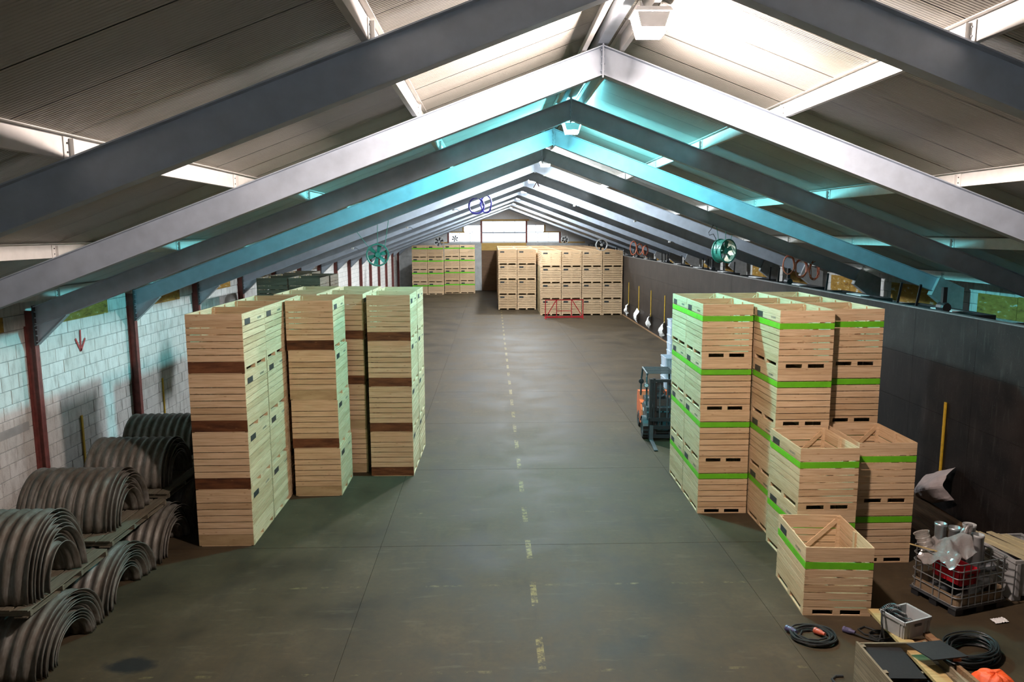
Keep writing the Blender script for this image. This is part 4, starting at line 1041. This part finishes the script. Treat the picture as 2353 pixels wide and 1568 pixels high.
MB().tube([(.25,.15,.02),(.1,.3,.02),(-.05,.22,.02),(-.02,.05,.02),(.15,-.02,.02),(.3,.0,.02)], .016, 6).obj('loop', 'cable_black', t)
for k in range(5): MB().tube([(.2+.18*math.cos(q*.45+k), -.05+.14*math.sin(q*.45+k), .02+.012*k) for q in range(12)], .012, 6).obj('loop', 'cable_black', t)
plug(t, (-.2,.02,.07), .6, 'plug_blue')
t = thing('hose_end', 'black hose curl beside the weathered wooden box', 'hose', (5.28, 10.55, 0)); MB().tube([(.12,.2,.02),(0,.2,.02),(-.09,.12,.02),(-.09,0,.02),(-.03,-.12,.02),(.1,-.2,.02)], .018, 6).obj('curl', 'rubber', t)

t = thing('wooden_box', 'weathered grey wooden box with black mats at the picture corner', 'box', (5.45, 9.1, 0), R(-1))
for k in range(4): piece('side_board', 'weathered_wood', t, (0, .72, .10+.175*k), (.035, 1.45, .17))
for k in range(4): piece('side_board', 'weathered_wood', t, (1.02, .72, .10+.175*k), (.035, 1.45, .17))
for k in range(4): piece('end_board', 'weathered_wood', t, (.51, 1.44, .10+.175*k-.02), (1.0, .03, .16)); piece('end_board', 'weathered_wood', t, (.51, .01, .10+.175*k), (1.0, .03, .17))
piece('bottom', 'weathered_wood', t, (.51, .72, .02), (1.0, 1.42, .03)); piece('batten', 'weathered_wood', t, (.06, 1.38, .36), (.07, .07, .64)); piece('batten', 'weathered_wood', t, (.06, .7, .36), (.07, .07, .64))
piece('shelf_batten', 'weathered_wood', t, (.40, .92, .50), (.7, .05, .05))
o = MB().box(-.32,.32,-.34,.34,-.008,.008).obj('rubber_mat', 'mat_black', None, (5.83, 10.17, .58), (R(7),R(3),R(2))); tag(o, 'black rubber mat lying inside the weathered box, upper one', 'mat', 'black rubber mats')
o = MB().box(-.3,.3,-.3,.3,-.008,.008).obj('rubber_mat', 'mat_black', None, (5.93, 9.55, .45), (R(4),0,R(5))); tag(o, 'black rubber mat lower in the weathered box', 'mat', 'black rubber mats')
# long plank and boards laid over the box
def board(a, bq, w, th, mat, lab, name='plank'):
    o = MB().bar((0,0,0), Vector(bq)-Vector(a), w, th).obj(name, mat, None, a); tag(o, lab, 'plank', 'planks in the right corner'); return o
board((6.52,12.02,.42), (6.17,8.8,.68), .24, .05, 'plank_yellow', 'long yellowish plank running under the grey plastic crate')
board((6.52,10.6,.52), (6.47,8.9,.70), .17, .06, 'weathered_wood', 'short brown plank under the black mat near the cable heap')
board((6.84,11.2,.52), (6.78,10.15,.62), .12, .05, 'timber', 'brown plank between the long plank and the cable heap')
board((6.61,9.9,.64), (6.60,8.7,.72), .06, .14, 'timber', 'dark thick beam beside the orange sack')
piece('support', 'timber', None, (6.7, 10.9, .25), (.6, .12, .49)); bpy.data.objects['support'].name = 'support_block'
tag(bpy.data.objects['support_block'], 'brown wooden block standing under the planks', 'block')
o = MB().box(-.28,.28,-.28,.28,-.008,.008).obj('rubber_mat', 'mat_black', None, (6.45,10.13,.79), (R(-7),0,R(8))); tag(o, 'black rubber mat lying on top of the planks', 'mat', 'black rubber mats')
tote(6.56,11.17,.525,.56,.46,.29,'plastic_grey','pale grey plastic crate with a coiled cable on the plank',None,R(20),'plastic_crate')
t = thing('spiral_cable', 'dark coiled spiral cable in the grey plastic crate', 'cable', (6.40,11.26,.60), R(20))
for j in range(3):
    pts = []
    for q in range(120):
        s = q/119; ax = Vector((-.14+.34*s+.02*j, .10-.10*j-.06*s, .17+.07*math.sin(3*s+j)-.02*j)); a = s*2*math.pi*13
        pts.append(ax+Vector((.012*math.cos(a), .05*math.cos(a), .05*math.sin(a))))
    MB().tube(pts, .008, 5).obj('spiral', 'cable_black', t)
MB().tube([(-.14,.02,.2),(-.24,.0,.26),(-.3,-.06,.1),(-.28,-.12,-.15)], .014, 6).obj('tail', 'cable_black', t)
# orange sack
def sack(u, v):
    a = 2*math.pi*u; ph = math.pi*v*.5
    r_ = 1+.22*noise.noise(Vector((math.cos(a)*1.3, math.sin(a)*1.3, v*2+3)))+.06*noise.noise(Vector((math.cos(a)*5, math.sin(a)*5, v*6)))
    return (.36*r_*math.cos(a)*math.cos(ph)**.7 if ph < 1.57 else 0, .42*r_*math.sin(a)*math.cos(ph)**.7 if ph < 1.57 else 0, .72*math.sin(ph)*(1+.06*noise.noise(Vector((math.cos(a)*2, math.sin(a)*2, v*3)))))
o = MB().sheet(sack, 40, 16).obj('orange_sack', 'bag_orange', None, (7.0, 9.64, 0), (0,0,.3)); tag(o, 'bright orange sack at the lower picture corner', 'sack')
